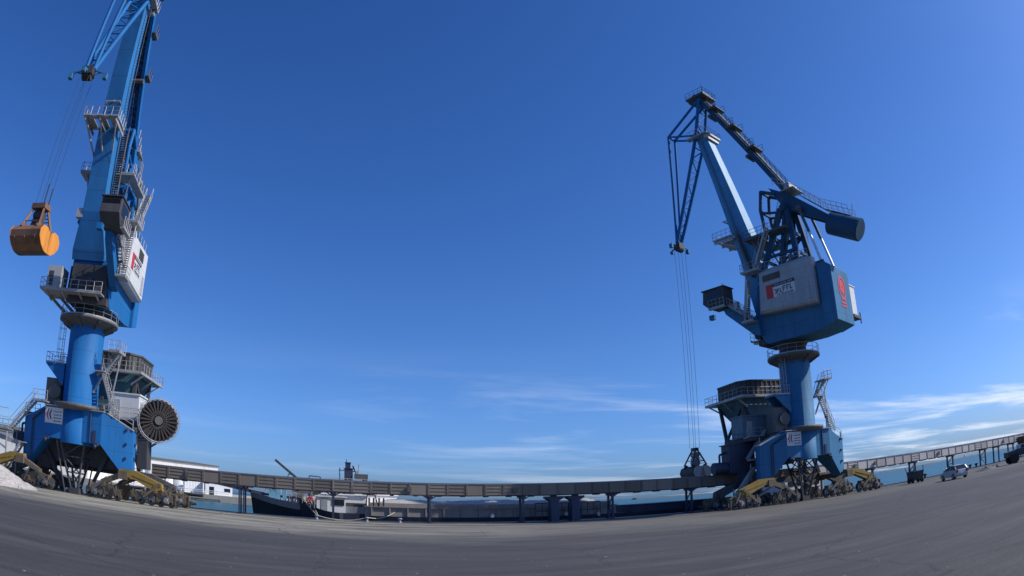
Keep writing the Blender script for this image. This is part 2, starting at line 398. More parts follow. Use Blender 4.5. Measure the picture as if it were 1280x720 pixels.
# ------------------------------------------------------------------ cranes
def make_bogie(parent, xc, yc, s):
    """one corner: yellow balancer over four two-wheel trucks; s = outward sign along the rail"""
    def X(x): return xc + s * x
    b = MB()
    sg_ = 1 if s > 0 else -1
    b.prism([(X(-1.1), 3.2), (X(.6), 3.2), (X(3.5), 2.2), (X(3.6), 1.55), (X(2.4), 1.6), (X(.3), 2.45), (X(-1.1), 2.45)][::sg_], 'y', yc - .42, yc + .42)
    b.box(min(X(2.7), X(3.1)), max(X(2.7), X(3.1)), yc - .5, yc + .5, 1.3, 2.0); b.tube((X(2.9), yc - .55, 1.65), (X(2.9), yc + .55, 1.65), .2, n=12)
    b.beam((X(.4), yc - .44, 2.75), (X(3.4), yc - .44, 1.95), .06, .1)
    bo = b.build('wheel_bogie', M['yellow'] if yc < 0 else M['machine'], parent)
    ia = MB(); ia.beam((X(-.7), yc, 2.75), (X(-3.0), yc, 1.75), .6, .5); ia.box(min(X(-3.15), X(-2.65)), max(X(-3.15), X(-2.65)), yc - .45, yc + .45, 1.3, 1.95); ia.tube((X(-2.9), yc - .5, 1.7), (X(-2.9), yc + .5, 1.7), .2, n=12)
    ia.build('inner_arm', M['truck'], bo)
    for x0 in (-2.9, 2.9):
        e = MB(); a0, a1 = sorted((X(x0 - 1.5), X(x0 + 1.5)))
        cx = X(x0)
        e.prism([(a0, 1.12), (a1, 1.12), (a1, 1.32), (cx + .35, 1.62), (cx - .35, 1.62), (a0, 1.32)], 'y', yc - .3, yc + .3)
        for q in (a0 + .05, a1 - .05): e.box(q - .07, q + .07, yc - .42, yc + .42, .95, 1.5)
        e.build('balance_beam', M['truck'], bo)
        e = MB(); e.beam((X(x0 - 1.3), yc - .52, .75), (X(x0 + .5), yc - .52, 2.2), .1, .26); e.beam((X(x0 + 1.5), yc - .5, .7), (X(x0 + .9), yc - .5, 1.9), .08, .16)
        e.build('brace', M['machine'] if x0 < 0 else M['truck'], bo)
    for k_, x0 in enumerate((-3.95, -1.85, 1.85, 3.95)):
        t = MB(); cx = X(x0)
        for yy in (yc - .28, yc + .2):
            t.prism([(cx - .98, .42), (cx + .98, .42), (cx + .98, .95), (cx + .7, 1.2), (cx - .7, 1.2), (cx - .98, .95)], 'y', yy, yy + .08)
        t.box(cx - .2, cx + .2, yc - .4, yc + .4, .6, 1.1); t.tube((cx, yc - .46, .98), (cx, yc + .46, .98), .13, n=12)
        for dx in (-.55, .55): t.box(cx + dx - .2, cx + dx + .2, yc - .34, yc - .285, .34, .72)
        t.build('truck', M['truck'] if k_ % 2 else M['machine'], bo)
        d_ = MB(); d_.tube((cx + .15, yc - .36, .7), (cx + .15, yc - .95, .7), .2, n=14); d_.box(cx - .08, cx + .38, yc - .62, yc - .4, .42, .98)
        if k_ in (0, 3): d_.build('travel_motor', M['bulwark'] if k_ else M['machine'], bo)
        for dx in (-.55, .55):
            wh = MB(); wh.tube((cx + dx, yc - .12, .42), (cx + dx, yc + .12, .42), .4, n=20); wh.tube((cx + dx, yc - .34, .42), (cx + dx, yc + .34, .42), .13, n=10)
            wh.build('wheel', M['wheel'], bo)
    gd = MB(); gd.box(min(X(4.93), X(5.05)), max(X(4.93), X(5.05)), yc - .35, yc + .35, .08, 1.3); gd.beam((X(5.0), yc, 1.25), (X(4.2), yc, 1.5), .3, .12); gd.build('rail_guard', M['truck'], bo)
    bf = MB(); bf.box(min(X(4.95), X(5.35)), max(X(4.95), X(5.35)), yc - .3, yc + .3, .35, .8); bf.tube((X(5.35), yc, .58), (X(5.8), yc, .58), .16, n=10)
    bf.build('buffer', M['dark'], bo)
    return bo

def glyph_row(mb, x0, x1, zc, h, plane, mi, seed):
    """unreadable lettering: short strokes in a row (the photo is too coarse to read)"""
    rnd = random.Random(seed); x = x0
    while x < x1 - h * .35:
        wd = h * rnd.uniform(.45, .75)
        kind = rnd.randint(0, 3); t = h * .17
        if kind in (0, 1): plane(mb, x, x + t, zc - h / 2, zc + h / 2, mi)
        if kind in (0, 2): plane(mb, x, x + wd, zc + h / 2 - t, zc + h / 2, mi)
        if kind in (1, 2, 3): plane(mb, x + t * 1.05, x + wd, zc - h / 2, zc - h / 2 + t, mi)
        if kind in (2, 3): plane(mb, x + wd - t, x + wd, zc - h / 2 + t * 1.1, zc + h / 2 - t * 1.1, mi)
        if kind in (0, 3): plane(mb, x + t * 1.1, x + wd - t * 1.1, zc - t / 2, zc + t / 2, mi)
        x += wd + h * .16

def make_crane(x0, slew, reel, label, grab_label, grab_mats, grab_len, cfg):
    BL = M['blue'] if cfg == 'left' else M['blue_shade']
    BB = M['boom_glare'] if cfg == 'right' else M['boom_mid']
    root = empty('portal_crane', (x0, 65.5, 0))
    tag(root, label, 'crane', 'blue portal cranes on the quay rails')
    # ---- portal
    st = [(-6.7, 7.05, 2.6, .45), (-5.8, 7.45, 2.6, .8), (-3.4, 8.5, 5.3, 1.65), (3.4, 8.5, 5.3, 1.65), (5.8, 7.45, 2.6, .8), (6.7, 7.05, 2.6, .45)]
    p = MB()
    p.loft([[(x, -h, b), (x, h, b), (x, h, t), (x, -h, t)] for x, t, b, h in st])
    portal = p.build('portal', BL, root)
    for sx in (-1, 1):
        p = MB(); a_, b_ = sorted((sx * 5.85, sx * 6.6)); p.box(a_, b_, -2.0, 4.4, 2.35, 2.95); p.box(a_ - .12, b_ + .12, -2.15, -1.1, 2.2, 3.0); p.box(a_ - .12, b_ + .12, 3.5, 4.55, 2.2, 3.25)
        p.build('sill_beam', M['truck'], root)
    if cfg == 'left':
        p = MB(); p.box(-5.6, 5.4, 1.0, 3.6, 3.05, 5.6); p.beam((-4.8, 1.0, 5.3), (-1.6, -.2, .6), .35, .35); p.beam((3.6, 1.0, 5.2), (1.7, .2, .8), .4, .4); p.box(-5.4, -3.6, .8, 2.6, 2.2, 3.6); p.build('transfer_chute', M['dark'], root)
    p = MB(); p.lathe([(2.04, 8.35), (3.0, 8.62), (3.0, 8.98), (2.04, 8.98)], 36); p.build('collar_walkway', M['machine'], portal)
    d = MB()
    d.box(-3.6, 3.6, -1.85, 1.85, 8.502, 8.6)
    for sx in (-1, 1):
        d.beam((sx * 3.5, 0, 8.54), (sx * 6.7, 0, 7.12), 1.3, .08)
    d.rail([(-3.6, 1.85, 8.6), (3.6, 1.85, 8.6)]); d.rail([(3.6, -1.2, 8.6), (6.6, -.5, 7.2)], toe=False, h=.95)
    d.build('deck_walkway', M['steel'], portal)
    s = MB(); s.box(-3.45, -1.25, -1.72, -1.665, 6.75, 8.35)
    pl = lambda mb, a, b_, c, e, mi: mb.box(a, b_, -1.745, -1.72, c, e, mi)
    s.prism([(-3.3, 7.55), (-3.05, 8.15), (-2.95, 8.15), (-3.12, 7.55), (-2.95, 7.05), (-3.05, 7.05)], 'y', -1.75, -1.72, 1)
    s.prism([(-2.95, 7.6), (-2.72, 8.1), (-2.6, 8.1), (-2.78, 7.6), (-2.6, 7.1), (-2.72, 7.1)], 'y', -1.75, -1.72, 2)
    for q, zz in enumerate((7.95, 7.6, 7.3, 7.0)): glyph_row(s, -2.4, -1.35, zz, .13, pl, 2, 40 + q)
    s.build('sign_panel', [M['white'], M['red'], M['ink']], portal)
    # big gussets, door and brackets on the portal face
    fx = MB(); fx.box(2.5, 2.85, -1.74, -1.66, 5.4, 6.6)
    for zz in (4.2, 5.6, 7.0): fx.box(5.95, 6.1, -.95, -.6, zz, zz + .25); fx.box(6.7, 6.82, -.15, .15, zz, zz + .3)
    fx.tube((3.2, -1.5, 8.5), (3.2, -1.5, 9.9), .06); fx.box(3.05, 3.35, -1.7, -1.4, 9.8, 10.1)
    for sx in (-1, 1):
        fx.tube((sx * 6.55, -.3, 7.3), (sx * 6.55, -.3, 8.1), .07)
    fx.path([(-5.4, -1.05, 3.0), (-5.4, -1.05, 7.0), (-3.5, -1.78, 8.2)], .06); fx.path([(-5.15, -1.12, 3.0), (-5.15, -1.12, 7.0), (-3.3, -1.8, 8.1)], .045)
    fx.path([(2.15, -1.72, 5.35), (2.15, -1.72, 8.4)], .07)
    for sx in (-1, 1): fx.box(sx * 3.0 - .25, sx * 3.0 + .25, -2.1, -1.68, 5.1, 5.4); fx.tube((sx * 3.0, -2.05, 5.1), (sx * 3.0, -2.3, 4.9), .16, n=12)
    fx.build('portal_fitting', M['trestle'], portal)
    # central spreader lattice under the column, footed on the ground
    u = MB(); q0 = [(-1.5, -1.4), (1.5, -1.4), (1.5, 1.4), (-1.5, 1.4)]; q1 = [(-.42, -.42), (.42, -.42), (.42, .42), (-.42, .42)]
    A = [Vector((a, b, 5.3)) for a, b in q0]; B = [Vector((a, b, .55)) for a, b in q1]
    for i in range(4):
        j = (i + 1) % 4
        u.tube(A[i], B[i], .13, n=8); u.lattice(A[i], B[i], A[j], B[j], 3, .075)
    u.box(-.6, .6, -.6, .6, .0, .58)
    u.tube((-1.9, -1.5, 5.3), (-.9, -1.0, .1), .09, n=8); u.tube((1.9, 1.5, 5.3), (.9, 1.0, .1), .09, n=8)
    u.build('centre_lattice', M['dark'], root)
    for sx in (-1, 1):
        for yy in (-1.6, 4.0): make_bogie(root, sx * 6.9, yy, sx)
    # ---- column
    c = MB(); c.lathe([(2.02, 5.0), (2.02, 8.3), (2.0, 8.3), (2.0, 17.8)], 48)
    column = c.build('column', BL, root)
    c = MB(); c.lathe([(2.02, 17.05), (3.1, 17.5), (3.4, 17.55), (3.4, 17.8), (1.7, 17.8)], 48)
    for a in range(0, 360, 45): c.beam((1.95 * math.cos(R(a)), 1.95 * math.sin(R(a)), 16.8), (3.2 * math.cos(R(a)), 3.2 * math.sin(R(a)), 17.5), .1, .3)
    ring = c.build('ring_platform', M['machine'], column)
    c = MB(); c.rail([(3.33 * math.cos(R(a)), 3.33 * math.sin(R(a)), 17.8) for a in range(0, 360, 20)], closed=True, step=1.3); c.build('ring_railing', M['steel'], column)
    # seaward/left bracket platform and the caged ladder to the ring
    b = MB(); b.box(-4.3, -1.85, -1.1, 1.1, 12.85, 13.0)
    for yy in (-.95, .95): b.prism([(-4.3, 12.85), (-1.9, 12.85), (-1.9, 10.7)], 'y', yy - .08, yy + .08)
    b.build('bracket_platform', BL, column)
    b = MB(); b.rail([(-2.0, -1.1, 13.0), (-4.3, -1.1, 13.0), (-4.3, 1.1, 13.0), (-2.0, 1.1, 13.0)], step=.8)
    b.ladder((-2.45, -.9, 13.0), (-2.45, -.9, 17.4), (0, 1, 0), cage=(-.6, 0, 0)); b.build('ladder', M['steel'], column)
    # zig-zag stair at the right of the column
    b = MB(); sy = -1.0
    b.stairs((4.7, sy, 8.3), (2.9, sy, 12.6), (0, 1, 0)); b.box(2.0, 3.2, sy - .6, sy + .6, 12.55, 12.65)
    b.stairs((3.0, sy + .95, 12.65), (4.2, sy + .95, 14.7), (0, 1, 0)); b.box(3.4, 4.7, sy - .6, sy + 1.5, 14.65, 14.75)
    b.rail([(3.4, sy - .6, 14.75), (4.7, sy - .6, 14.75), (4.7, sy + 1.5, 14.75)], step=.7)
    b.beam((1.9, sy + .5, 12.3), (4.6, sy + .5, 14.6), .14, .2); b.beam((1.9, sy, 10.4), (3.2, sy, 12.8), .12, .18)
    b.tube((4.6, sy, 14.7), (3.2, sy, 12.4), .06); b.beam((3.9, sy, 8.6), (4.5, sy + .8, 14.6), .12, .12)
    b.build('stair', M['steel'], column)
    cb = MB(); cb.box(-4.2, -2.3, -.6, 1.2, 8.6, 11.5); cb.tube((-2.9, -.62, 10.1), (-2.9, -.95, 10.1), .75, n=18); cb.build('cable_cabinet', M['machine'], root)
    # ---- electrical room on the portal
    e = MB(); ex = (2.6, 6.2) if cfg == 'left' else (-6.6, -2.6); ey = (2.2, 5.0) if cfg == 'left' else (3.0, 5.6); ez = 8.45
    e.box(ex[0], ex[1], ey[0], ey[1], ez, ez + 2.6, 0); e.box(ex[0] - .12, ex[1] + .12, ey[0] - .12, ey[1] + .12, ez + 2.6, ez + 2.75, 0)
    e.box(ex[0] + .2, ex[1] - .2, 1.6, ey[1], ez - .5, ez - .02, 1)
    er = e.build('electrical_room', [M['white'] if cfg == 'left' else M['room_blue'], M['dark']], root)
    e = MB(); e.box(ex[1] + .002, ex[1] + .05, ey[0] + .5, ey[0] + 1.3, ez + .05, ez + 2.0); e.box(ex[0] + .6, ex[0] + 1.4, ey[0] - .05, ey[0] - .002, ez + .05, ez + 2.0); e.build('door', M['grey_shade_panel'], er)
    e = MB(); e.box(ex[0] - .1, ex[1] + 1.3, ey[0] - .95, ey[0] - .14, ez - .14, ez - .02); e.rail([(ex[0] - .1, ey[0] - .95, ez), (ex[1] + 1.3, ey[0] - .95, ez), (ex[1] + 1.3, ey[1], ez)], step=1); e.build('room_walkway', M['steel'], er)
    # ---- hopper on the seaward side, feeding the conveyor
    HX = 5.0
    h = MB()
    def rect(hx, y0, y1, z): return [(-hx, y0, z), (hx, y0, z), (hx, y1, z), (-hx, y1, z)]
    h.loft([rect(4.3, 5.9, 12.4, 14.0), rect(4.3, 5.9, 12.4, 13.3), rect(2.0, 5.6, 9.0, 9.0), rect(1.3, 5.2, 7.6, 6.0)], 1)
    hop = h.build('hopper', [M['hopper'], M['hopper_blue']], root)
    h = MB()
    for (a, b_) in (((-3.4, 5.6), (3.4, 5.6)), ((3.4, 5.6), (4.5, 6.8)), ((4.5, 6.8), (4.5, 11.6)), ((4.5, 11.6), (3.4, 12.8)), ((3.4, 12.8), (-3.4, 12.8)), ((-3.4, 12.8), (-4.5, 11.6)), ((-4.5, 11.6), (-4.5, 6.8)), ((-4.5, 6.8), (-3.4, 5.6))):
        a = Vector(a + (0,)); b_ = Vector(b_ + (0,)); up = Vector((0, 0, 1))
        n = max(2, round((b_ - a).length / .8))
        h.beam(a + up * 14.95, b_ + up * 14.95, .12, 2.0)
        for i in range(n): 
            q = a.lerp(b_, (i + .5) / n); h.beam(q + up * 14.0, q + up * 16.0, .3, .22)
        h.beam(a + up * 16.0, b_ + up * 16.0, .34, .2)
    h.build('dust_skirt', M['hopper'], hop)
    h = MB()
    h.box(-HX - .4, HX + .4, 4.6, 5.5, 13.75, 13.9); h.box(-HX - .4, HX + .4, 13.1, 14.0, 13.75, 13.9); h.box(-HX - .4, -4.4, 5.5, 13.1, 13.75, 13.9); h.box(4.4, HX + .4, 5.5, 13.1, 13.75, 13.9)
    h.rail(rect(HX + .35, 4.65, 13.95, 13.9), closed=True, step=1.0)
    for sx in (-1, 1):
        for yy in (5.6, 9.3, 13.0): h.beam((sx * (HX + .3), yy, 13.7), (sx * 3.9, min(yy, 12.0), 12.6), .12, .2)
    h.build('hopper_walkway', M['steel'], hop)
    # dark carrying frame between portal and hopper, feeder and chute
    h = MB()
    for sx in (-1, 1):
        h.beam((sx * 4.4, 1.0, 7.2), (sx * 4.4, 10.5, 8.6), .6, .9); h.beam((sx * 4.4, 4.0, 3.2), (sx * 4.4, 8.8, 8.3), .4, .5)
        h.beam((sx * 4.4, 5.9, 8.0), (sx * 4.2, 6.2, 13.5), .4, .4); h.beam((sx * 4.4, 10.3, 8.6), (sx * 4.2, 12.0, 13.5), .4, .4)
        h.beam((sx * 6.1, 4.1, 3.3), (sx * 4.4, 4.4, 8.0), .4, .4); h.beam((sx * 4.3, 6.0, 13.3), (sx * 4.4, 10.4, 8.7), .3, .3)
        h.beam((sx * 4.3, 4.25, 3.2), (sx * 1.6, 4.25, 7.6), .25, .3)
    h.beam((-4.4, 10.3, 8.5), (4.4, 10.3, 8.5), .4, .5); h.beam((-4.4, 5.7, 8.0), (4.4, 5.7, 8.0), .4, .5)
    h.box(-6.0, 6.0, 3.85, 4.25, 2.6, 3.3)
    h.build('hopper_frame', M['dark'], root)
    h = MB(); h.box(-2.6, 2.6, 5.0, 7.9, 4.9, 6.1); h.box(-1.0, 1.0, 5.5, 6.6, 4.4, 4.9); h.box(-2.4, -1.4, 4.2, 5.0, 5.0, 6.6)
    h.build('feeder', M['dark'], root)
    fb = MB(); fb.box(-8.6, -4.9, 3.2, 5.1, 4.3, 7.7); fb.box(-8.8, -4.7, 3.05, 5.25, 7.7, 7.82); fb.box(-7.6, -4.95, 2.9, 3.2, 1.1, 4.3)
    fb.rail([(-8.7, 3.1, 7.82), (-6.6, 3.1, 7.82)], step=.7)
    fbo = fb.build('feed_box', M['trestle'] if cfg == 'right' else M['dark'], root)
    fb = MB(); fb.tube((-10.4, 4.1, 5.0), (-8.6, 4.1, 5.0), .72, n=20); fb.tube((-9.5, 4.1, 5.6), (-9.5, 4.1, 6.6), .14); fb.tube((-9.5, 4.1, 6.6), (-8.6, 4.1, 6.9), .14); fb.build('dust_fan', M['trestle'], fbo)
    if cfg == 'right':
        iv = MB(); iv.beam((-6.9, 1.9, 5.8), (-4.0, 1.9, 9.2), .5, .3); iv.beam((-9.2, 1.9, .6), (-6.0, 1.9, 4.7), .7, .35); iv.beam((-9.7, 1.2, 1.2), (-6.9, 1.2, 4.4), .12, .3)
        iv.box(-6.9, -4.4, 1.2, 2.0, 5.55, 5.75); iv.beam((-4.0, 1.2, 2.1), (-6.6, 1.2, 1.0), .5, .25)
        for sx in (-9, -7.6, -6.4): iv.tube((sx, 2.0, 0), (sx, 2.0, 5.2 if sx > -7 else 2.4), .09)
        iv.build('inclined_belt', M['steel'], root)
    sx = -1
    s2 = MB(); s2.stairs((-8.4, -.9, 5.5), (-5.3, -.9, 8.9), (0, 1, 0), w=.9); s2.box(-5.4, -3.4, -1.5, -.3, 8.8, 8.92); s2.rail([(-5.4, -1.5, 8.9), (-3.5, -1.5, 8.9)], step=.5)
    s2.box(-12.5, -8.3, -1.5, 1.4, 5.4, 5.52); s2.rail([(-12.5, -1.5, 5.5), (-8.4, -1.5, 5.5)], step=.8, h=2.1); s2.rail([(-12.5, 1.4, 5.5), (-8.4, 1.4, 5.5)], step=.8)
    s2.stairs((-9.6, -.9, .05), (-6.6, -.9, 4.4), (0, 1, 0), w=.9, rails=False); s2.box(-6.9, -5.9, -1.4, -.4, 4.3, 4.42)
    for xx in (-12.3, -8.6): s2.tube((xx, -1.3, 0), (xx, -1.3, 5.4), .1); s2.tube((xx, 1.2, 0), (xx, 1.2, 5.4), .1)
    s2.beam((-12.3, -1.3, 5.1), (-8.6, -1.3, 3.4), .12, .2); s2.beam((-12.3, 0, 4.9), (-7.0, 0, 4.2), .5, .5)
    if cfg == 'left': s2.build('access_stair', M['steel'], root)
    # ---- cable reel
    if reel:
        rc = Vector((8.78, 1.5, 8.6)); RY = R(-24)
        def rp(x, y, z):
            v_ = Matrix.Rotation(RY * -1, 3, 'Z') @ Vector((x, y, z)); return rc + v_
        r = MB(); rr = 2.12; n = 26
        for k in range(n):
            t = 2 * math.pi * k / n
            for yy in (-.22, .22):
                r.beam(rp(.55 * math.cos(t), yy, .55 * math.sin(t)), rp(rr * math.cos(t), yy * 1.15, rr * math.sin(t)), .07, .17, up=rp(-math.sin(t), 0, math.cos(t)) - rc)
        ro = r.build('cable_reel', M['reel'], root)
        r = MB()
        for q, rad in ((-.28, rr + .05), (.28, rr + .05)):
            r.path([rp(rad * math.cos(2 * math.pi * k / 40), q, rad * math.sin(2 * math.pi * k / 40)) for k in range(41)], .05)
        r.path([rp((rr + .22) * math.cos(2 * math.pi * k / 40), -.3, (rr + .22) * math.sin(2 * math.pi * k / 40)) for k in range(41)], .03)
        for k in range(0, 40, 2):
            t = 2 * math.pi * k / 40
            r.tube(rp(rr * math.cos(t), -.3, rr * math.sin(t)), rp((rr + .25) * math.cos(t), -.3, (rr + .25) * math.sin(t)), .03, n=4)
        r.build('reel_rim', M['steel'], ro)
        r = MB(); r.tube(rp(0, -.45, 0), rp(0, .5, 0), .45, n=20)
        for k in range(24):
            t = 2 * math.pi * k / 24; r.tube(rp(.78 * math.cos(t), -.32, .78 * math.sin(t)), rp(.86 * math.cos(t), -.4, .86 * math.sin(t)), .04, n=4)
        r.build('reel_hub', M['machine'], ro)
        r = MB(); r.tube(rp(0, .02, 0), rp(0, .1, 0), rr - .05, n=40); r.path([rp((.72 + .0 * k) * math.cos(t), 0, .72 * math.sin(t)) for k, t in enumerate([2 * math.pi * i / 30 for i in range(31)])], .22, n=8); 
        for rad in (1.0, 1.25, 1.5, 1.72): r.path([rp(rad * math.cos(2 * math.pi * i / 36), 0, rad * math.sin(2 * math.pi * i / 36)) for i in range(37)], .15, n=6)
        r.build('wound_cable', M['rubber'], ro)
        r = MB(); r.beam(rc + Vector((0, .5, 0)), rc + Vector((-2.6, 1.2, -1.2)), .4, .5); r.beam(rc + Vector((-.2, .55, -.1)), rc + Vector((-2.4, .9, -3.6)), .35, .4)
        r.box(6.75, 7.9, .8, 2.4, 3.5, 7.6); r.tube(rc + Vector((.2, .0, -2.1)), rc + Vector((-1.6, .3, -3.2)), .12)
        r.build('reel_bracket', M['dark'], ro)
    # ---- slewing superstructure, local x = boom direction
    def U(mb, name, mats, parent=None, bevel=0):
        return mb.build(name, mats, parent or root, 0 if parent else slew, bevel=bevel)
    t = MB(); t.lathe([(1.75, 18.3), (1.75, 19.5), (2.3, 20.4)], 36); 
    turn = U(t, 'turntable', M['dark']); turn.location.z = -.6
    hs = MB()   # blue machinery body
    hs.prism([(-6.3, 20.2), (-4.4, 20.0), (2.0, 20.0), (3.0, 21.4), (3.3, 24.2), (2.5, 27.6), (-6.3, 27.6)], 'y', -1.8, 2.9)
    hs.prism([(-8.2, 20.7), (-6.3, 20.2), (-6.3, 27.9), (-7.4, 27.9), (-8.2, 27.3)], 'y', -2.1, 3.3)
    body = U(hs, 'machinery_house', BL, bevel=.05); body.location.z = -1.1 if cfg == 'left' else -.5
    hs = MB()
    ring_ = []
    for y in (2.905, 3.95, 4.2):
        i = {2.905: 0, 3.95: 0, 4.2: .25}[y]
        ring_.append([(-6.1 + i, y, 23.1 + i), (2.0 - i, y, 23.6 + i), (1.5 - i, y, 28.8 - i), (-6.1 + i, y, 28.8 - i)])
    hs.loft(ring_); side = U(hs, 'white_side_room', M['white'] if cfg == 'left' else M['grey_shade_panel'], body)  # right room: white wall, its shade put into a greyer colour
    sg = MB()
    SX = .55
    sp_ = lambda mb, a, b_, c_, e_, mi: mb.box(-b_, -a, 4.202, 4.23, c_, e_, mi)   # reads left to right from outside
    pl2 = lambda mb, a, b_, c_, e_, mi: mb.box(-b_, -a, 4.235, 4.26, c_, e_, mi)
    sp_(sg, -.6, 3.5, 25.05, 26.75, 0)
    pl2(sg, -.6, .35, 25.05, 26.75, 1); pl2(sg, .36, 3.5, 26.35, 26.75, 2)
    glyph_row(sg, .5, 1.6, 25.72, .5, pl2, 2, 5); glyph_row(sg, 1.75, 3.4, 25.86, .62, pl2, 2, 15); glyph_row(sg, .9, 3.2, 25.24, .2, pl2, 2, 6); glyph_row(sg, .6, 3.3, 26.55, .16, lambda mb, a, b_, c_, e_, mi: mb.box(-b_, -a, 4.262, 4.28, c_, e_, mi), 0, 9)
    sg.build('company_sign', [M['white'], M['red'], M['ink']], body)
    vt = MB()
    if cfg == 'left': vt.box(-3.9, -1.9, 4.205, 4.25, 27.0, 28.1)
    else: vt.box(-1.6, .9, 4.205, 4.25, 27.3, 28.1)
    for q in range(6): vt.box(-3.9 if cfg == 'left' else -1.6, -1.9 if cfg == 'left' else .9, 4.25, 4.29, (27.03 if cfg == 'left' else 27.33) + q * (.18 if cfg == 'left' else .13), (27.1 if cfg == 'left' else 27.38) + q * (.18 if cfg == 'left' else .13))
    vt.build('vent', M['machine'], body)
    vt = MB(); vt.box(-5.4, -4.6, 4.205, 4.24, 23.7, 25.8); vt.build('door', M['grey_shade_panel'], body)
    em = MB()   # red oval emblem on the rear wall
    def ov(ry, rz, cz, a, n=24): return [(a * 1.0 * ry * math.cos(2 * math.pi * k / n), cz + rz * math.sin(2 * math.pi * k / n)) for k in range(n)]
    def ovring(r0, r1, cy, cz, x, th, n=32, asp=1.0):
        ro_ = [(cy + r0 * math.cos(2 * math.pi * k / n), cz + r0 * asp * math.sin(2 * math.pi * k / n)) for k in range(n)]
        ri = [(cy + r1 * math.cos(2 * math.pi * k / n), cz + r1 * asp * math.sin(2 * math.pi * k / n)) for k in range(n)]
        vs = [(x, a, b_) for a, b_ in ro_] + [(x, a, b_) for a, b_ in ri] + [(x - th, a, b_) for a, b_ in ro_] + [(x - th, a, b_) for a, b_ in ri]
        fs = []
        for k in range(n):
            j = (k + 1) % n
            fs += [(k, j, n + j, n + k), (2 * n + k, 3 * n + k, 3 * n + j, 2 * n + j), (k, 2 * n + k, 2 * n + j, j), (n + k, n + j, 3 * n + j, 3 * n + k)]
        em.add(vs, fs)
    ovring(1.15, .92, .6, 24.9, -8.21, .03, asp=1.3); ovring(.75, .12, .6, 25.0, -8.21, .03, asp=1.1)
    for zz in (22.9, 22.5): em.box(-8.24, -8.21, -.2, 1.4, zz, zz + .22)
    em.box(-8.24, -8.21, -.1, 1.3, 23.35, 23.5)
    em.build('emblem', M['red'], body)
    cab = MB(); cab.box(-8.0, -6.0, -4.2, -2.15, 22.2, 25.9); cab.box(-8.1, -5.9, -4.3, -2.15, 25.9, 26.02); cab.box(-8.3, -5.6, -4.7, -2.15, 21.8, 22.15, 1); cab.tube((-8.2, -4.6, 21.3), (-8.2, -4.6, 22.7), .08, mi=1)
    cab.build('rear_cabinet', [M['white'], M['dark']], body)
    cab = MB(); cab.box(1.4, 3.6, -4.6, -2.9, 21.0, 23.6); cab.box(1.3, 3.7, -4.7, -2.8, 20.85, 21.0, 1); cab.box(2.9, 3.62, -4.4, -3.8, 21.5, 23.0, 1); cab.box(.2, 1.3, -2.8, -1.82, 20.9, 24.4, 1)
    cab.build('front_cabinet', [M['grey_shade_panel'], M['dark']], body)
    wk = MB(); wk.box(3.05, 4.6, -4.8, 2.6, 20.75, 20.87); wk.rail([(4.6, -4.8, 20.87), (4.6, 2.6, 20.87)], step=.9); wk.rail([(4.6, -4.8, 20.87), (1.2, -4.85, 20.87)], step=.9)
    wk.box(1.1, 3.05, -4.85, -1.85, 20.75, 20.87)
    for yy in (-4, -2, 0, 2): wk.beam((2.6, yy, 20.2), (4.5, yy, 20.68), .12, .25)
    for yy in (-4.2, -3.0): wk.beam((2.6, yy, 20.6), (0.5, yy + 1.4, 19.4), .15, .3)
    dk = MB(); dk.box(3.05, 3.5, -1.6, 2.7, 20.9, 24.0); dk.box(3.5, 3.9, -.9, 1.0, 20.9, 22.6); dk.box(2.2, 3.3, -1.75, 2.85, 20.0, 20.72); dk.tube((3.4, 1.9, 21.6), (4.1, 1.9, 21.6), .45, n=14); dk.build('front_machinery_shade', M['dark'], body)  # dark boxes: machinery, enlarged to darken the shaded lower house front
    wk.rail([(-5.6, 3.8, 28.82), (1.8, 3.8, 28.82)], step=1.2); wk.rail([(-6.2, -1.7, 27.62), (2.4, -1.7, 27.62)], step=1.2)
    # stair beside the white room
    wk.box(2.6, 4.3, 3.0, 4.9, 22.8, 22.9); wk.stairs((3.9, 4.3, 22.9), (3.0, 4.3, 28.0), (0, 1, 0), w=.9); wk.rail([(4.3, 3.1, 22.9), (4.3, 4.9, 22.9), (2.6, 4.9, 22.9)], step=.6)
    wk.box(1.0, 3.6, 3.4, 5.0, 28.9, 29.0); wk.rail([(3.6, 3.4, 29.0), (3.6, 5.0, 29.0), (1.0, 5.0, 29.0)], step=.6)
    wk.stairs((1.8, 4.4, 29.0), (-.8, 4.4, 33.8), (0, 1, 0), w=.8)
    wk.build('house_walkway', M['steel'], body)
    rf = MB(); rf.box(-5.0, -1.8, .3, 2.8, 27.62, 29.5); rf.box(-6.0, -5.0, -1.6, 1.2, 27.62, 28.9); rf.tube((-2.6, 2.4, 29.4), (-2.6, 2.4, 30.3), .35, n=14); rf.box(-1.2, 1.2, -1.7, 0, 27.62, 29.0)
    for q in range(7): rf.box(-4.9 + q * .45, -4.75 + q * .45, 3.2, 3.26, 28.75, 29.4)
    rf.build('winch_gear', M['machine'], body)
    # ---- pylon
    py = MB(); ap = (-2.2, 36.6)
    for sy_ in (-1, 1):
        py.beam((2.3, sy_ * 2.3, 27.6), (ap[0] + .5, sy_ * 1.25, ap[1]), .55, .75); py.beam((-3.6, sy_ * 2.3, 27.6), (ap[0] - .4, sy_ * 1.25, ap[1]), .5, .7)
        py.beam((-.6, sy_ * 2.3, 27.6), (ap[0], sy_ * 1.25, ap[1] - .5), .35, .45)
        py.beam((1.3, sy_ * 2.2, 30.4), (-3.3, sy_ * 2.2, 30.4), .3, .35); py.beam((.2, sy_ * 1.9, 33.2), (-2.9, sy_ * 1.85, 33.2), .3, .35)
        py.beam((1.5, sy_ * 2.1, 30.2), (-2.8, sy_ * 1.8, 33.2), .2, .25)
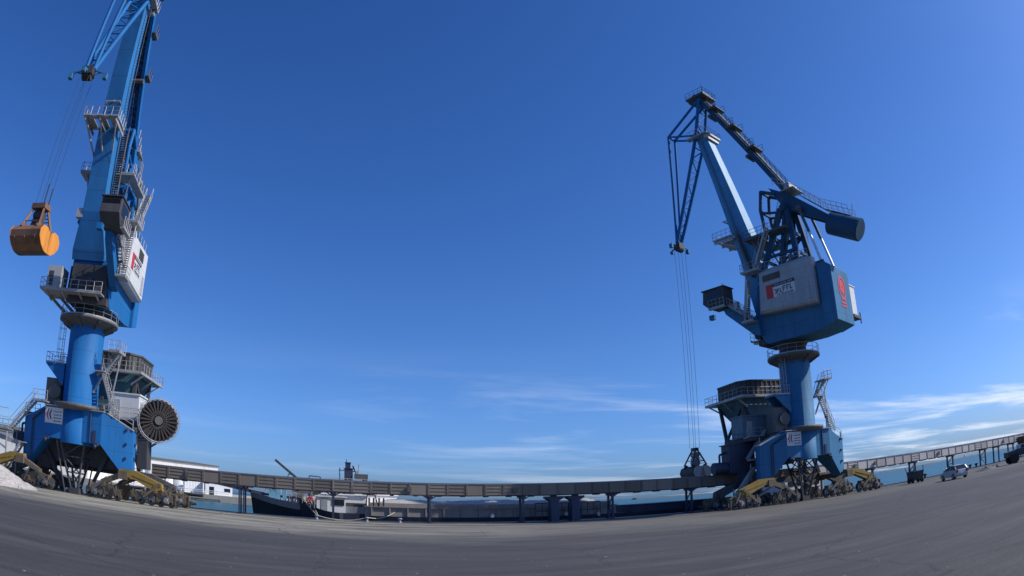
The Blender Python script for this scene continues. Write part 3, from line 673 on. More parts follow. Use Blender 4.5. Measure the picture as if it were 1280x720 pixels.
        py.path([(.9, sy_ * 1.4, 33.2), (1.35, sy_ * 1.2, 37.4), (.9, sy_ * 1.1, 40.0), (-1.3, sy_ * 1.1, 38.9)], .24, n=8); py.tube((1.3, sy_ * 1.2, 37.0), (-1.6, sy_ * 1.2, 36.2), .18)
    for (x, z) in ((1.6, 30.4), (-3.2, 30.4), (.2, 33.2), (-2.8, 33.2), (.9, 40.0), (1.3, 37.2)): py.beam((x, -1.9 if z < 35 else -1.2, z), (x, 1.9 if z < 35 else 1.2, z), .3, .35)
    py.tube((ap[0], -1.7, ap[1]), (ap[0], 1.7, ap[1]), .5, n=16)
    pyl = U(py, 'pylon', M['blue_deep_shade'] if cfg == 'right' else BL)
    py = MB(); py.box(-2.9, 2.6, 2.2, 3.2, 33.3, 33.42); py.box(-2.9, 2.6, -3.2, -2.2, 33.3, 33.42); py.box(1.2, 3.4, -3.4, 3.4, 33.15, 33.3)
    py.rail([(3.4, 3.2, 33.4), (-2.9, 3.2, 33.4), (-2.9, 2.2, 33.4)], step=1); py.rail([(3.4, -3.2, 33.4), (-2.9, -3.2, 33.4)], step=1); py.rail([(3.4, -3.4, 33.3), (3.4, 3.4, 33.3)], step=1)
    py.ladder((-1.0, 2.8, 33.4), (-2.4, 2.2, 37.6), (1, 0, 0)); py.ladder((-2.6, -2.7, 28.0), (-2.6, -2.7, 33.4), (1, 0, 0), cage=(0, -.6, 0))
    py.beam((2.6, 2.7, 33.1), (1.4, 2.2, 30.8), .15, .25); py.beam((2.6, -2.7, 33.1), (1.4, -2.2, 30.8), .15, .25)
    py.build('pylon_platform', M['steel'] if cfg == 'left' else M['machine'], pyl)
    # ---- lever with counterweight
    lv = MB()
    for sy_ in (-.95, .95):
        lv.prism([(-.4, 40.1), (-2.2, 36.6), (-4.6, 35.0), (-8.4, 32.7), (-8.4, 33.7), (-3.4, 38.2)], 'y', sy_ - .2, sy_ + .2)
    for (x, z) in ((-1.6, 38.6), (-4.4, 36.4), (-6.6, 34.6)): lv.beam((x, -.95, z), (x, .95, z), .35, .5)
    lev = U(lv, 'lever', M['blue_deep_shade'] if cfg == 'right' else BL)
    lv = MB(); a = Vector((-8.0, 0, 33.0)); b_ = Vector((-11.8, 0, 30.9)); lv.tube(a, b_, 1.45, n=30); lv.tube(b_, b_ + (b_ - a).normalized() * .12, 1.3, n=30); lv.tube(a - (b_ - a).normalized() * .12, a, 1.2, n=30)
    lv.build('counterweight', M['blue_deep_shade'] if cfg == 'right' else BL, lev)
    lv = MB(); q = [Vector((-3.2, y, 39.0)) for y in (-1.4, 1.4)]
    for y in (-1.25, 1.25): lv.rail([(-1.2, y, 40.2), (-4.4, y, 38.0), (-7.6, y, 35.0), (-11.2, y, 32.9)], step=.9, toe=False)
    lv.box(-4.3, -2.0, -1.5, 1.5, 38.85, 38.95); lv.box(-3.6, -2.8, -1.2, 1.2, 38.95, 39.9); lv.beam((-4.4, 0, 38.0), (-7.6, 0, 35.0), 2.4, .08); lv.beam((-7.6, 0, 34.95), (-11.2, 0, 32.85), 1.2, .06)
    lv.tube((-11.1, 0, 32.6), (-11.5, 0, 34.4), .07)
    lv.build('lever_walkway', M['steel'], lev)
    for sy_ in (-1, 1):
        cy = MB(); t0 = Vector((-4.6, sy_ * 1.7, 35.6)); t1 = Vector((-6.9, sy_ * 1.9 + .3, 27.1)); m_ = t0.lerp(t1, .42); m2 = t0.lerp(t1, .9)
        cy.tube(m_, m2, .17, n=14, mi=1); cy.tube(m2, t1, .34, n=14, mi=0); cy.tube(t0, m_, .2, n=12, mi=0); cy.tube(t0 + Vector((0, -.4, 0)), t0 + Vector((0, .4, 0)), .35, n=14)
        U(cy, 'luffing_cylinder', [M['machine'], M['chrome']])
    # ---- boom
    bm = MB()
    stn = [(2.35, 23.6, 3.9, 2.5), (2.6, 24.6, 3.9, 2.7), (3.6, 28.4, 2.5, 2.9), (4.25, 32.0, 2.3, 2.75), (9.3, 52.3, 1.75, 1.7)]
    dirv = Vector((9.3 - 3.4, 0, 52.3 - 28)).normalized(); nrm = Vector((-dirv.z, 0, dirv.x))
    bm.loft([[Vector((x, -w_ / 2, z)) - nrm * d_ / 2, Vector((x, w_ / 2, z)) - nrm * d_ / 2, Vector((x, w_ / 2, z)) + nrm * d_ / 2, Vector((x, -w_ / 2, z)) + nrm * d_ / 2] for x, z, w_, d_ in stn])
    for sy_ in (-1, 1):
        bm.beam((9.3, sy_ * .75, 52.0), (9.9, sy_ * .75, 53.2), .3, 1.0)
    boom = U(bm, 'boom', BB, bevel=.05)
    bp = MB()
    fz = 36.9 if cfg == 'left' else 35.3
    for q, yy in enumerate((-1.8, -.3, 1.2)):
        bp.box(6.2, 9.2, yy - .5, yy + .5, fz, fz + .1)
    bp.box(6.3, 6.7, -2.4, 1.8, fz - .1, fz - .003); bp.box(8.6, 9.1, -2.4, 1.8, fz - .1, fz - .003)
    bp.rail([(6.2, -2.4, fz), (9.2, -2.4, fz), (9.2, 1.8, fz), (6.2, 1.8, fz)], step=.8)
    for yy in (-2.2, -.3, 1.7):
        bp.beam((5.2, yy * .5, 33.6), (8.8, yy * .95, fz - .3), .12, .2); bp.beam((5.6, yy * .95, fz - .3), (9.1, yy * .95, fz - .3), .12, .35)
    bp.path([(5.9, -.9, fz + 2.4), (7.6, -.9, fz + 2.7), (7.7, .9, fz + 2.7), (6.0, .9, fz + 2.5)], .09); bp.tube((7.6, 0, fz + 2.7), (6.6, 0, fz + 3.9), .08)
    bp.box(4.2, 4.9, -2.0, -1.2, 27.4, 28.4)
    bp.build('boom_platform', M['steel'], boom)
    bp = MB(); bp.stairs((3.6, 1.75, 28.8), (5.3, 1.75, fz), (0, 1, 0), w=.7); bp.ladder((5.4, 1.45, fz + .1), (9.1, 1.2, 51.3), (0, 1, 0), w=.5)
    bp.build('boom_ladder', M['machine'], boom)
    bp = MB()
    bp.box(8.3, 11.2, -1.9, -1.1, 51.9, 52.0); bp.box(8.3, 11.2, 1.1, 1.9, 51.9, 52.0); bp.box(7.6, 8.4, -1.9, 1.9, 51.9, 52.0)
    bp.rail([(11.2, 1.9, 52), (7.6, 1.9, 52), (7.6, -1.9, 52), (11.2, -1.9, 52)], step=.7)
    bp.box(7.8, 8.3, -1.6, 1.6, 51.3, 51.9)
    bp.build('boom_head_platform', M['steel'], boom)
    # ---- fly jib
    T = Vector((8.4, 0, 58.4)); Nn = Vector((15.2, 0, 54.7)); Pv = Vector((9.9, 0, 52.6)); Tp = Vector((16.3, 0, 37.6))
    def Y(v_, y): return Vector((v_.x, y, v_.z))
    fj = MB()
    for sy_ in (-1, 1):
        fj.tube(Y(T, sy_ * 1.0), Y(Nn, sy_ * .8), .2, n=10); fj.tube(Y(Nn, sy_ * .8), Y(Tp, sy_ * .45), .2, n=10)
        fj.tube(Y(T, sy_ * 1.0), Y(Pv, sy_ * 1.15), .26, n=10); fj.tube(Y(Pv, sy_ * 1.15), Y(Tp, sy_ * .5), .26, n=10); fj.tube(Y(Nn, sy_ * .8), Y(Pv, sy_ * 1.1), .16, n=8)
    fj.lattice(Y(Pv, -1.15), Y(Tp, -.5), Y(Pv, 1.15), Y(Tp, .5), 9, .09); fj.lattice(Y(T, -1), Y(Pv, -1.15), Y(T, 1), Y(Pv, 1.15), 3, .09)
    fj.tube(Y(Nn, -.8), Y(Nn, .8), .2, n=10); fj.tube(Y(Pv, -1.3), Y(Pv, 1.3), .35, n=14); fj.tube(Y(T, -1.2), Y(T, 1.2), .35, n=14)
    fly = U(fj, 'fly_jib', M['blue'])
    f2 = MB(); f2.box(15.8, 16.9, -.6, .6, 36.9, 37.7)
    for yy in (-.4, -.14, .14, .4): f2.tube((16.3, yy - .09, 36.9), (16.3, yy + .09, 36.9), .5, n=18)
    f3 = MB()
    for sy_ in (-1, 1): f3.beam((16.3, sy_ * .55, 37.6), (16.2, sy_ * 1.9, 37.3), .14, .18); f3.beam((16.3, sy_ * .55, 37.1), (16.2, sy_ * 1.3, 37.35), .1, .1); f3.box(16.0, 16.5, sy_ * 1.95 - .2, sy_ * 1.95 + .2, 36.6, 37.2)
    f3.beam((16.3, 0, 37.3), (17.7, 0, 37.0), .16, .16); f3.box(17.5, 17.9, -.2, .2, 36.5, 36.9); f3.build('head_bracket', M['blue_shade'], fly)
    f2.build('sheave_head', M['dark'], fly)
    f2 = MB(); f2.box(7.0, 10.3, -1.7, 1.7, 58.6, 58.7); f2.rail([(7, -1.7, 58.7), (10.3, -1.7, 58.7), (10.3, 1.7, 58.7), (7, 1.7, 58.7)], closed=True, step=.8)
    for yy in (-.6, 0, .6): f2.tube((9.3, yy - .12, 59.2), (9.3, yy + .12, 59.2), .65, n=18)
    f2.box(7.4, 8.7, -1.0, 1.0, 58.7, 59.5); f2.box(9.9, 10.7, -.4, .4, 58.9, 59.3); f2.tube((7.6, .8, 59.5), (7.6, .8, 61.2), .04)
    f2.build('fly_jib_platform', M['machine'], fly)
    # ---- tie between fly jib and lever
    ti = MB(); a = Vector((8.2, 0, 58.0)); b_ = Vector((-2.6, 0, 39.2))
    for sy_ in (-.62, .62): ti.beam(Y(a, sy_), Y(b_, sy_), .42, .75)
    ti.lattice(Y(a, -.62), Y(b_, -.62), Y(a, .62), Y(b_, .62), 14, .08)
    tie = U(ti, 'tie_beam', M['blue_deep_shade'] if cfg == 'right' else BL)
    ti = MB(); off = Vector((-.867, 0, .498)) * .55
    ti.beam(a + off, b_ + off, .9, .06); 
    for y in (-.5, .5): ti.rail([Y(a + off, y), Y(b_ + off, y)], h=1.05, step=1.3, toe=False)
    for f in (.13, .36, .6):
        c_ = a.lerp(b_, f) + off; ti.box(c_.x - .8, c_.x + .8, -1.3, 1.3, c_.z - .1, c_.z); ti.rail([(c_.x - .8, 1.3, c_.z), (c_.x + .8, 1.3, c_.z)], step=.7); ti.rail([(c_.x - .8, -1.3, c_.z), (c_.x + .8, -1.3, c_.z)], step=.7)
    for f in (.15, .62):
        c_ = a.lerp(b_, f) - off * 1.2; ti.tube(Y(c_, -.9), Y(c_, .9), .3, n=10)
    ti.build('tie_walkway', M['machine'], tie)
    # ---- operator cab on its arm
    cb = MB(); y0, y1 = 2.7, 4.9
    cb.prism([(6.5, 25.2), (8.9, 25.2), (9.9, 26.1), (9.7, 27.7), (6.5, 27.7)], 'y', y0, y1); cb.box(6.35, 9.95, y0 - .12, y1 + .12, 27.7, 27.84)
    cabn = U(cb, 'operator_cab', M['dark'], bevel=.04)
    cb = MB(); cb.beam((9.42, (y0 + y1) / 2, 25.75), (9.87, (y0 + y1) / 2, 27.4), 1.9, .06, up=(1, 0, 0)); cb.box(7.0, 9.2, y1 + .002, y1 + .03, 26.2, 27.4); cb.box(7.0, 9.2, y0 - .03, y0 - .002, 26.2, 27.4)
    cb.build('cab_window', M['glass'], cabn)
    cb = MB(); cb.prism([(2.4, 20.6), (3.4, 20.9), (7.2, 24.3), (7.6, 25.15), (6.0, 25.15), (2.6, 22.6)], 'y', 2.95, 3.75); cb.box(9.4, 10.1, 2.8, 3.4, 24.3, 24.9)
    cb.build('cab_arm', BL, cabn)
    cb = MB(); cb.rail([(3.2, 4.4, 22.6), (6.5, 4.4, 25.2)], step=.6); cb.rail([(3.2, 2.6, 22.6), (6.5, 2.6, 25.2)], step=.6); cb.stairs((3.2, 3.5, 22.9), (6.4, 3.5, 25.4), (0, 1, 0), w=1.5, rails=False)
    cb.rail([(6.4, 5.3, 25.1), (8.8, 5.3, 25.1)], step=.6); cb.box(6.3, 8.8, 4.9, 5.35, 25.0, 25.1); cb.box(4.9, 5.4, 3.9, 4.5, 24.4, 25.4); cb.tube((7.4, 3.6, 27.8), (7.4, 3.6, 28.6), .05)
    cb.build('cab_walkway', M['steel'], cabn)
    # ---- hoist ropes and grab
    def W(x, y, z):
        c_, s_ = math.cos(slew), math.sin(slew)
        return Vector((x0 + x * c_ - y * s_, 65.5 + x * s_ + y * c_, z))
    gz = grab_len; gy = -.75 if cfg == 'left' else 0
    for (dx, dy) in ((-.62, -.45), (-.62, .45), (.62, -.45), (.62, .45)):
        rp_ = MB(); rp_.tube((16.3 + dx, dy, 36.6), (16.3 + dx * .8, dy + gy, gz + 4.4), .022, n=6)
        U(rp_, 'hoist_rope', M['cable'])
    if cfg == 'left':
        for dx in (-.62, .62):
            rp_ = MB(); rp_.tube((16.3 + dx * .8, .4 + gy, gz + 4.3), (16.3 + dx * .82, .42 + gy * .9, gz + 6.2), .06, n=8); U(rp_, 'rope_socket', M['cable'])
    gp = W(16.3, gy, gz)
    make_grab(gp, grab_label, *grab_mats)
    return root

def make_grab(pos, label, rot, shell_m, end_m, frame_m, opened, block_m=None):
    root = empty('clamshell_grab', pos, rot)
    tag(root, label, 'grab bucket', 'clamshell grabs hanging from the cranes')
    hl = 1.75
    for s in (-1, 1):
        # profile in (x,z), hinge at (0,1.9); jaw tip at (0,0) when shut
        pr = [(0.02, 0.0), (.55, .05), (1.15, .42), (1.62, 1.0), (1.66, 1.55), (1.25, 2.05), (.62, 2.12), (.05, 1.75)]
        ang = R(opened) * -s
        def tr(p, y):
            x, z = s * p[0], p[1] - 1.9
            c, q = math.cos(ang), math.sin(ang)
            return (x * c - z * q, y, x * q + z * c + 1.9)
        m = MB(); n = len(pr)
        vs = [tr(p, -hl) for p in pr] + [tr(p, hl) for p in pr]
        m.add(vs, [(i, (i + 1) % n, n + (i + 1) % n, n + i) for i in range(n)], 0)
        sh = m.build('bucket_shell', shell_m, root)
        m = MB()
        for y in (-hl, hl):
            t = .06 if y > 0 else -.06
            vs = [tr((p[0] * 1.02, p[1]), y) for p in pr] + [tr((p[0] * 1.02, p[1]), y + t) for p in pr]
            m.add(vs, [tuple(range(n)), tuple(range(2 * n - 1, n - 1, -1))] + [(i, (i + 1) % n, n + (i + 1) % n, n + i) for i in range(n)])
        m.build('end_plate', end_m, sh)
        m = MB()
        for y in (-.9, .9): m.beam(tr((1.25, 1.9), y), tr((.75, 2.35), y), .25, .4)
        for y in (-1.2, 0, 1.2): m.beam(tr((1.69, 1.0), y), tr((1.2, .4), y), .12, .08)
        m.build('shell_bracket', frame_m, sh)
        m = MB(); m.add([tr((.03, -.03), -hl), tr((.03, -.03), hl), tr((.42, .0), hl), tr((.42, .0), -hl), tr((.03, .06), -hl), tr((.03, .06), hl), tr((.42, .09), hl), tr((.42, .09), -hl)], [(0, 1, 2, 3), (7, 6, 5, 4), (0, 4, 5, 1), (2, 6, 7, 3), (0, 3, 7, 4), (1, 5, 6, 2)]); m.build('cutting_lip', M['wheel'], sh)
    m = MB()
    hw_ = .32 if opened else .55; m.box(-hw_, hw_, -.5 if opened else -.8, .5 if opened else .8, 3.95, 4.4)
    for s in (-1, 1):
        for y in (-.85, .85): m.beam((s * 1.15, y * 1.25, 1.98), (s * (.22 if opened else .35), y * (.5 if opened else .75), 4.0), .16, .2)
        m.beam((s * .9, -1.0, 2.62), (s * .9, 1.0, 2.62), .08, .08)
    m.build('grab_head', frame_m, root)
    m = MB()
    for s in (-1,):
        a0, a1, b0, b1 = (s * 1.2, -1.0, 2.0), (s * .4, -.62, 3.9), (s * 1.2, 1.0, 2.0), (s * .4, .62, 3.9)
        for k in range(1, 7):
            p = Vector(a0).lerp(Vector(a1), k / 7); q = Vector(b0).lerp(Vector(b1), k / 7); m.tube(p, q, .05, n=5)
    m.box(-.35, .35, -.55, .55, 2.0, 3.0); m.tube((0, -.5, 3.4), (0, .5, 3.4), .42, n=16); m.tube((0, -.5, 2.35), (0, .5, 2.35), .5, n=16)
    for y in (-.25, 0, .25): m.tube((.25, y, 2.4), (.25, y, 3.9), .03, n=4); m.tube((-.25, y, 2.4), (-.25, y, 3.9), .03, n=4)
    m.build('closing_block', block_m or M['dark'], root)
    return root

make_crane(-28.6, R(-87), True, 'bright blue portal crane at left holding an orange grab, cable reel wheel at its side', 'orange clamshell grab hanging high from the left crane',
           (R(-98), M['orange_brown'], M['orange'], M['orange_brown'], 0), 19.2, 'left')
make_crane(51.8, R(115), False, 'shaded blue portal crane at right with red oval emblem on its machinery house', 'dusty brown clamshell grab lowered on long ropes above the conveyor gallery',
           (R(-176), M['grab_dark'], M['grab_end'], M['grab_dark'], 20, M['steel']), 4.1, 'right')

# ------------------------------------------------------------------ conveyor gallery along the quay edge
gal = empty('conveyor_gallery', (0, 71.6, 0))
tag(gal, 'long raised conveyor gallery with weathered brown side panels along the quay edge', 'conveyor')
GY0, GY1 = -.75, .75
rnd = random.Random(3)
u = -21.5
while u < 128:
    u1 = u + 10
    f = MB()
    f.box(u, u1 - .002, GY0 + .06, GY1 - .06, 3.05, 3.17); f.beam((u, GY0 + .14, 3.0), (u1 - .002, GY0 + .14, 3.0), .1, .12); f.beam((u, GY1 - .14, 3.0), (u1 - .002, GY1 - .14, 3.0), .1, .12)
    for q in range(4): f.box(u + 1 + q * 2.5, u + 1.35 + q * 2.5, GY0 + .02, GY1 - .02, 2.84, 2.98)
    f.box(u, u1 - .002, -.5, .5, 3.3, 3.36)
    sp = f.build('gallery_span', M['trestle'], gal)
    c = MB(); c.box(u, u1 - .004, GY0 - .06, GY0 + .1, 4.2, 4.32); c.box(u, u1 - .004, GY1 - .1, GY1 + .06, 4.2, 4.32)
    for q in range(6):
        c.tube((u + .6 + q * 1.6, GY0 + .1, 4.25), (u + .6 + q * 1.6, GY1 - .1, 4.25), .04, n=5)
    c.build('capping', M['panel_cap'], sp)
    c = MB(); c.path([(u, GY0 - .1, 2.96 + rnd.uniform(-.04, .04)), (u + 3.3, GY0 - .1, 2.93), (u + 6.7, GY0 - .1, 2.97), (u1 - .004, GY0 - .1, 2.94)], .035, n=5)
    c.build('cable_conduit', M['rubber'], sp)
    if rnd.random() < .55:
        c = MB(); xx = u + rnd.uniform(1, 9); c.box(xx, xx + .45, GY0 - .26, GY0 - .09, 3.3, 3.85); c.build('service_box', M['machine'], sp)
    for q in range(5):
        pm = M['panel_pale'] if u > 55 else M['panel']
        p = MB(); a = u + q * 2 + .03; b_ = u + q * 2 + 1.97
        ribbed = u < 55 and (q + int(u)) % 7 != 3 or (u > 55 and (q * 3 + int(u)) % 11 == 1)
        p.box(a, b_, GY0, GY0 + .05, 3.02, 4.22); p.box(a, b_, GY1 - .04, GY1, 3.02, 4.22)
        if ribbed:
            for zz in (3.06, 3.42, 3.78, 4.12): p.box(a, b_, GY0 - .05, GY0 - .002, zz, zz + .075)
        for xx in ((a, b_ - .07) if u < 55 else (a,)): p.box(xx, xx + .07, GY0 - .08, GY0 - .003, 3.0, 4.24)
        po = p.build('side_panel', pm, sp)
    u = u1
def trestle(u, double, braced):
    t = MB()
    ys = (GY0 + .1, GY1 - .1)
    for y in ys:
        w_ = .07 if double else .11; t.box(u - w_, u + w_, y - .11, y + .11, 0, 2.95); t.box(u - .22, u + .22, y - .22, y + .22, 0, .06)
        if double: t.box(u + .42, u + .57, y - .1, y + .1, 0, 2.95)
    t.box(u - .3, u + (.8 if double else .3), GY0, GY1, 2.7, 2.93)
    if braced:
        t.beam((u, ys[0], .3), (u, ys[1], 1.5), .1, .1); t.beam((u, ys[1], 1.5), (u, ys[0], 2.7), .1, .1); t.beam((u, ys[0], 1.5), (u, ys[1], 1.5), .1, .1)
    t.beam((u - .8, ys[0], 3.0), (u, ys[0], 2.5), .1, .12); t.beam((u + .8, ys[0], 3.0), (u, ys[0], 2.5), .1, .12)
    t.build('trestle', M['trestle'], gal)
for u, dbl in ((-21.2, 0), (-11.5, 1), (-1.5, 0), (8.6, 0), (18.6, 0), (28.9, 0), (39.0, 0), (49.2, 0), (59.4, 0), (69.6, 0), (79.4, 0), (89.6, 0), (99.8, 0), (104.5, 0), (110, 0), (120, 0)): trestle(u, dbl, u > 25 and u < 104)
for u in (22.2, 24.6):
    t = MB(); t.prism([(u - .45, 0), (u + .45, 0), (u + .45, 2.3), (u + 1.0, 2.65), (u + 1.0, 2.84), (u - 1.0, 2.84), (u - 1.0, 2.65), (u - .45, 2.3)], 'y', -.6, .6)
    t.build('concrete_pier', M['trestle'], gal)

# ------------------------------------------------------------------ quay furniture
def bollard(x, y, label, m=M['dark'], group='mooring bollards on the quay edge'):
    k_ = .72 if m is not M['dark'] else 1
    b = MB(); b.lathe([(r_ * k_, z_ * k_) for r_, z_ in ((.34, 0), (.34, .06), (.2, .12), (.18, .42), (.34, .52), (.36, .64), (.2, .72))], 18)
    o = b.build('mooring_bollard', m, loc=(x, y, 0)); tag(o, label, 'bollard', group); return o
BY = 71.9
bollard(81.6, BY + .2, 'dark bollard on the quay edge, nearer of the pair beside the trailer')
bollard(83.1, BY + .2, 'dark bollard on the quay edge, farther of the pair between trailer and car')
bollard(96.2, BY + .2, 'dark bollard on the quay edge, nearer of the pair beside the silver car')
bollard(98.2, BY + .2, 'dark bollard on the quay edge, farther of the pair beyond the silver car')
bollard(2.0, 70.2, 'pale grey bollard with a mooring rope looped to the grey barge', M['bulwark'])
bollard(5.4, 70.2, 'pale grey bollard without rope, beside the grey barge', M['bulwark'])
bollard(-3.2, 70.4, 'pale grey bollard holding the ropes of the dark workboat', M['bulwark'])
rl = MB(); rl.rail([(20.4, 72.5, .1), (28.0, 72.5, .1)], h=2.0, step=.75, r=.045, toe=False)
tag(rl.build('quay_railing', M['trestle']), 'dark post railing on the quay edge around the two thick piers', 'railing')
def rope(pts, label, sag=.3, r=.05):
    m = MB()
    for a, b in zip(pts[:-1], pts[1:]):
        a = Vector(a); b = Vector(b); prev = a
        for k in range(1, 9):
            t = k / 8; q = a.lerp(b, t); q.z -= sag * 4 * t * (1 - t); m.tube(prev, q, r, n=6); prev = q
    o = m.build('mooring_rope', M['rope']); tag(o, label, 'rope', 'mooring ropes'); return o
rope([(-5.0, 75.0, 2.3), (-3.2, 70.4, .5)], 'pale mooring rope, left of the two from workboat bow to bollard', .12)
rope([(-4.2, 75.0, 2.2), (-3.1, 70.4, .55)], 'pale mooring rope, right of the two from workboat bow to bollard', .05)
rope([(2.0, 70.2, .5), (5.2, 75.2, 1.0)], 'slack mooring rope from pale bollard up to the grey barge', .35)
rope([(-3.2, 70.4, .45), (-.4, 70.6, .06), (2.0, 70.2, .45)], 'rope lying along the quay ground between two pale bollards', .1)

th = empty('transfer_station', (112.5, 70.0, 0)); tag(th, 'dark brown belt transfer station on legs under the far right end of the gallery', 'transfer station')
m = MB(); m.prism([(-1.6, 3.6), (2.8, 3.6), (4.5, 2.4), (4.5, 1.4), (.4, 1.4), (-1.2, 2.6)], 'y', -1.4, .6); m.box(-.6, 4.8, -1.6, .65, 3.6, 3.75); m.build('chute', M['truck'], th)
m = MB()
for xx in (-.6, 1.8, 4.2):
    for yy in (-1.2, .4): m.tube((xx, yy, 0), (xx, yy, 2.4), .12)
m.beam((-.6, -1.2, .2), (4.2, -1.2, 1.5), .12, .14); m.box(-.8, .6, -1.9, -1.0, 0, 1.2); m.build('support_frame', M['dark'], th)
# ------------------------------------------------------------------ vessels
def hull_mesh(x0, x1, y0, y1, zt, zb, bow_rise=1.0, bow_len=6, n=14, stern_taper=.85):
    """bow at x0 (left)"""
    rings = []; yc = (y0 + y1) / 2; hw = (y1 - y0) / 2
    L_ = x1 - x0
    xs = [x0 + bow_len * (k / 7) ** 1.3 for k in range(8)] + [x0 + bow_len + (L_ - bow_len) * k / 5 for k in range(1, 6)]
    for x in xs:
        t = min(1, (x - x0) / bow_len)
        wt = hw * (.22 + .78 * math.sin(t * math.pi / 2)); wb = wt * (.35 + .65 * t) * .92
        z = zt + bow_rise * (1 - t) ** 2
        if x > x1 - 2: wt *= stern_taper
        sh = (1 - t) * .5
        rings.append([(x + sh, yc - wb, zb), (x + sh, yc + wb, zb), (x, yc + wt, z), (x, yc - wt, z)])
    return rings
# 1: vessel with the dark bow and pale bulwark
v = empty('moored_ship', (0, 0, 0)); v.location = (-11.2, 77.5, -1.5)
tag(v, 'dark hulled ship with grey bulwark, its high bow pointing left beneath the gallery', 'ship', 'vessels moored along the quay')
def VB(mb, name, m, root, parent=None):
    off = root.location
    mb.v = [(p[0] - off.x, p[1] - off.y, p[2] - off.z) for p in mb.v]
    return mb.build(name, m, parent or root)
m = MB(); rg = hull_mesh(-11.2, 16, 75.4, 81.5, .75, -2.2, 1.15, 8); m.loft(rg); VB(m, 'hull', M['hull'], v)
m = MB(); rg2 = hull_mesh(-11.35, 16, 75.34, 81.56, 1.5, .752, 1.15, 8)
rg2 = [[(a[0], a[1], 0) for a in r] for r in rg2]
top = hull_mesh(-11.35, 16, 75.34, 81.56, 1.5, 0, 1.05, 8); bot = hull_mesh(-11.2, 16, 75.36, 81.54, .72, 0, 1.2, 8)
m.loft([[b[3], b[2], t[2], t[3]] for b, t in zip(bot, top)]); VB(m, 'bulwark', M['bulwark'], v)
m = MB(); m.beam((-15.6, 76.6, 3.15), (-9.6, 77.6, 2.3), .5, .35); m.beam((-9.6, 77.6, 2.3), (-4, 78.0, 2.0), .4, .25); VB(m, 'bow_boom', M['trestle'], v)
m = MB(); m.box(-9.0, -7.7, 77, 78.4, 1.4, 3.4); m.box(-7.4, -7.0, 77, 77.4, 1.4, 4.0); VB(m, 'deck_locker', M['ltblue'], v)
m = MB()
for q in range(7): 
    xx = -6.6 + q * .8; m.box(xx, xx + rnd.uniform(.3, .7), 77 + rnd.random(), 78.6, 1.3, 1.9 + rnd.random() * .8)
VB(m, 'deck_crate', M['white_far'], v)
m = MB()
for q in range(9):
    xx = -6.8 + q * .75; m.tube((xx, 76.4, 1.4), (xx + rnd.uniform(-.4, .6), 77, 2.3 + rnd.random() * .6), .09)
m.tube((-5.2, 77.0, 1.4), (-5.2, 77, 2.7), .25, n=12); m.tube((-6.2, 76.5, 2.3), (-5.2, 76.5, 2.3), .3, n=12); VB(m, 'windlass', M['machine'], v)
m = MB(); m.rail([(-10.6, 76.9, 2.75), (-8.0, 75.6, 2.2), (-5.0, 75.5, 1.65)], h=.9, step=.7, r=.03, toe=False); VB(m, 'bow_rail', M['steel'], v)
m = MB(); m.tube((-3.0, 78.5, 1.4), (-3.0, 78.5, 3.3), .1); m.box(-2.6, 2.2, 77.2, 79.6, 1.3, 2.75); m.box(-2.8, 2.4, 77.0, 79.8, 2.75, 2.9); VB(m, 'deckhouse', M['white_far'], v)
# 2: small workboat with white wheelhouse
v = empty('workboat', (-5.4, 75.8, -1.5))
tag(v, 'small dark workboat with white wheelhouse and red lifebuoy, roped to the quay', 'boat', 'vessels moored along the quay')
m = MB(); m.loft(hull_mesh(-5.4, 1.3, 74.0, 77.4, .75, -2.0, 1.35, 4.5)); VB(m, 'hull', M['hull'], v)
m = MB(); m.box(-3.4, -.2, 74.9, 76.6, .7, 2.45); m.box(-3.6, 0.0, 74.75, 76.75, 2.45, 2.58); h_ = VB(m, 'wheelhouse', M['white_far'], v)
m = MB(); m.box(-1.7, -.35, 74.84, 74.9, 1.55, 2.2); m.box(-3.45, -3.4, 75.1, 76.4, 1.5, 2.2); VB(m, 'window', M['glass'], v, h_)
m = MB(); m.box(-2.9, -2.2, 74.85, 74.9, .8, 2.3); VB(m, 'door', M['grey_shade_panel'], v, h_)
m = MB(); c_ = Vector((-4.1, 74.45, 2.0)); m.path([c_ + Vector((.3 * math.cos(2 * math.pi * k / 20), 0, .3 * math.sin(2 * math.pi * k / 20))) for k in range(21)], .1, n=8); VB(m, 'lifebuoy', M['red'], v)
m = MB(); m.rail([(-5.0, 74.9, 1.6), (-3.6, 74.2, 1.0)], h=.9, step=.5, toe=False); m.tube((-1.2, 75.7, 2.6), (-1.2, 75.7, 3.3), .06); VB(m, 'rail', M['steel'], v)
# 3: long grey barge heaped with pale gravel
v = empty('cargo_barge', (1.4, 80, -1.5))
tag(v, 'long dark barge with grey coaming, heaped with pale gravel, dark blocks amidships', 'barge', 'vessels moored along the quay')
m = MB(); m.loft(hull_mesh(1.6, 66, 74.6, 85, .55, -2.4, .1, 1.6)); VB(m, 'hull', M['hull'], v)
m = MB()
def frame_box(x0, x1, y0, y1, z0, z1, t):
    m.box(x0, x1, y0, y0 + t, z0, z1); m.box(x0, x1, y1 - t, y1, z0, z1); m.box(x0, x0 + t, y0 + t, y1 - t, z0, z1); m.box(x1 - t, x1, y0 + t, y1 - t, z0, z1)
frame_box(2.0, 31, 75.2, 84.4, .5, 1.55, .3)
frame_box(2.6, 30.6, 75.7, 83.9, 1.5, 2.05, .25)
for q in range(15): m.box(2.6 + q * 2, 2.75 + q * 2, 75.02, 75.2, .55, 1.5)
m.box(1.9, 31.2, 75.0, 75.4, 1.56, 1.64)
VB(m, 'coaming', M['coaming'], v)
m = MB(); nx, ny = 60, 14; vs = []
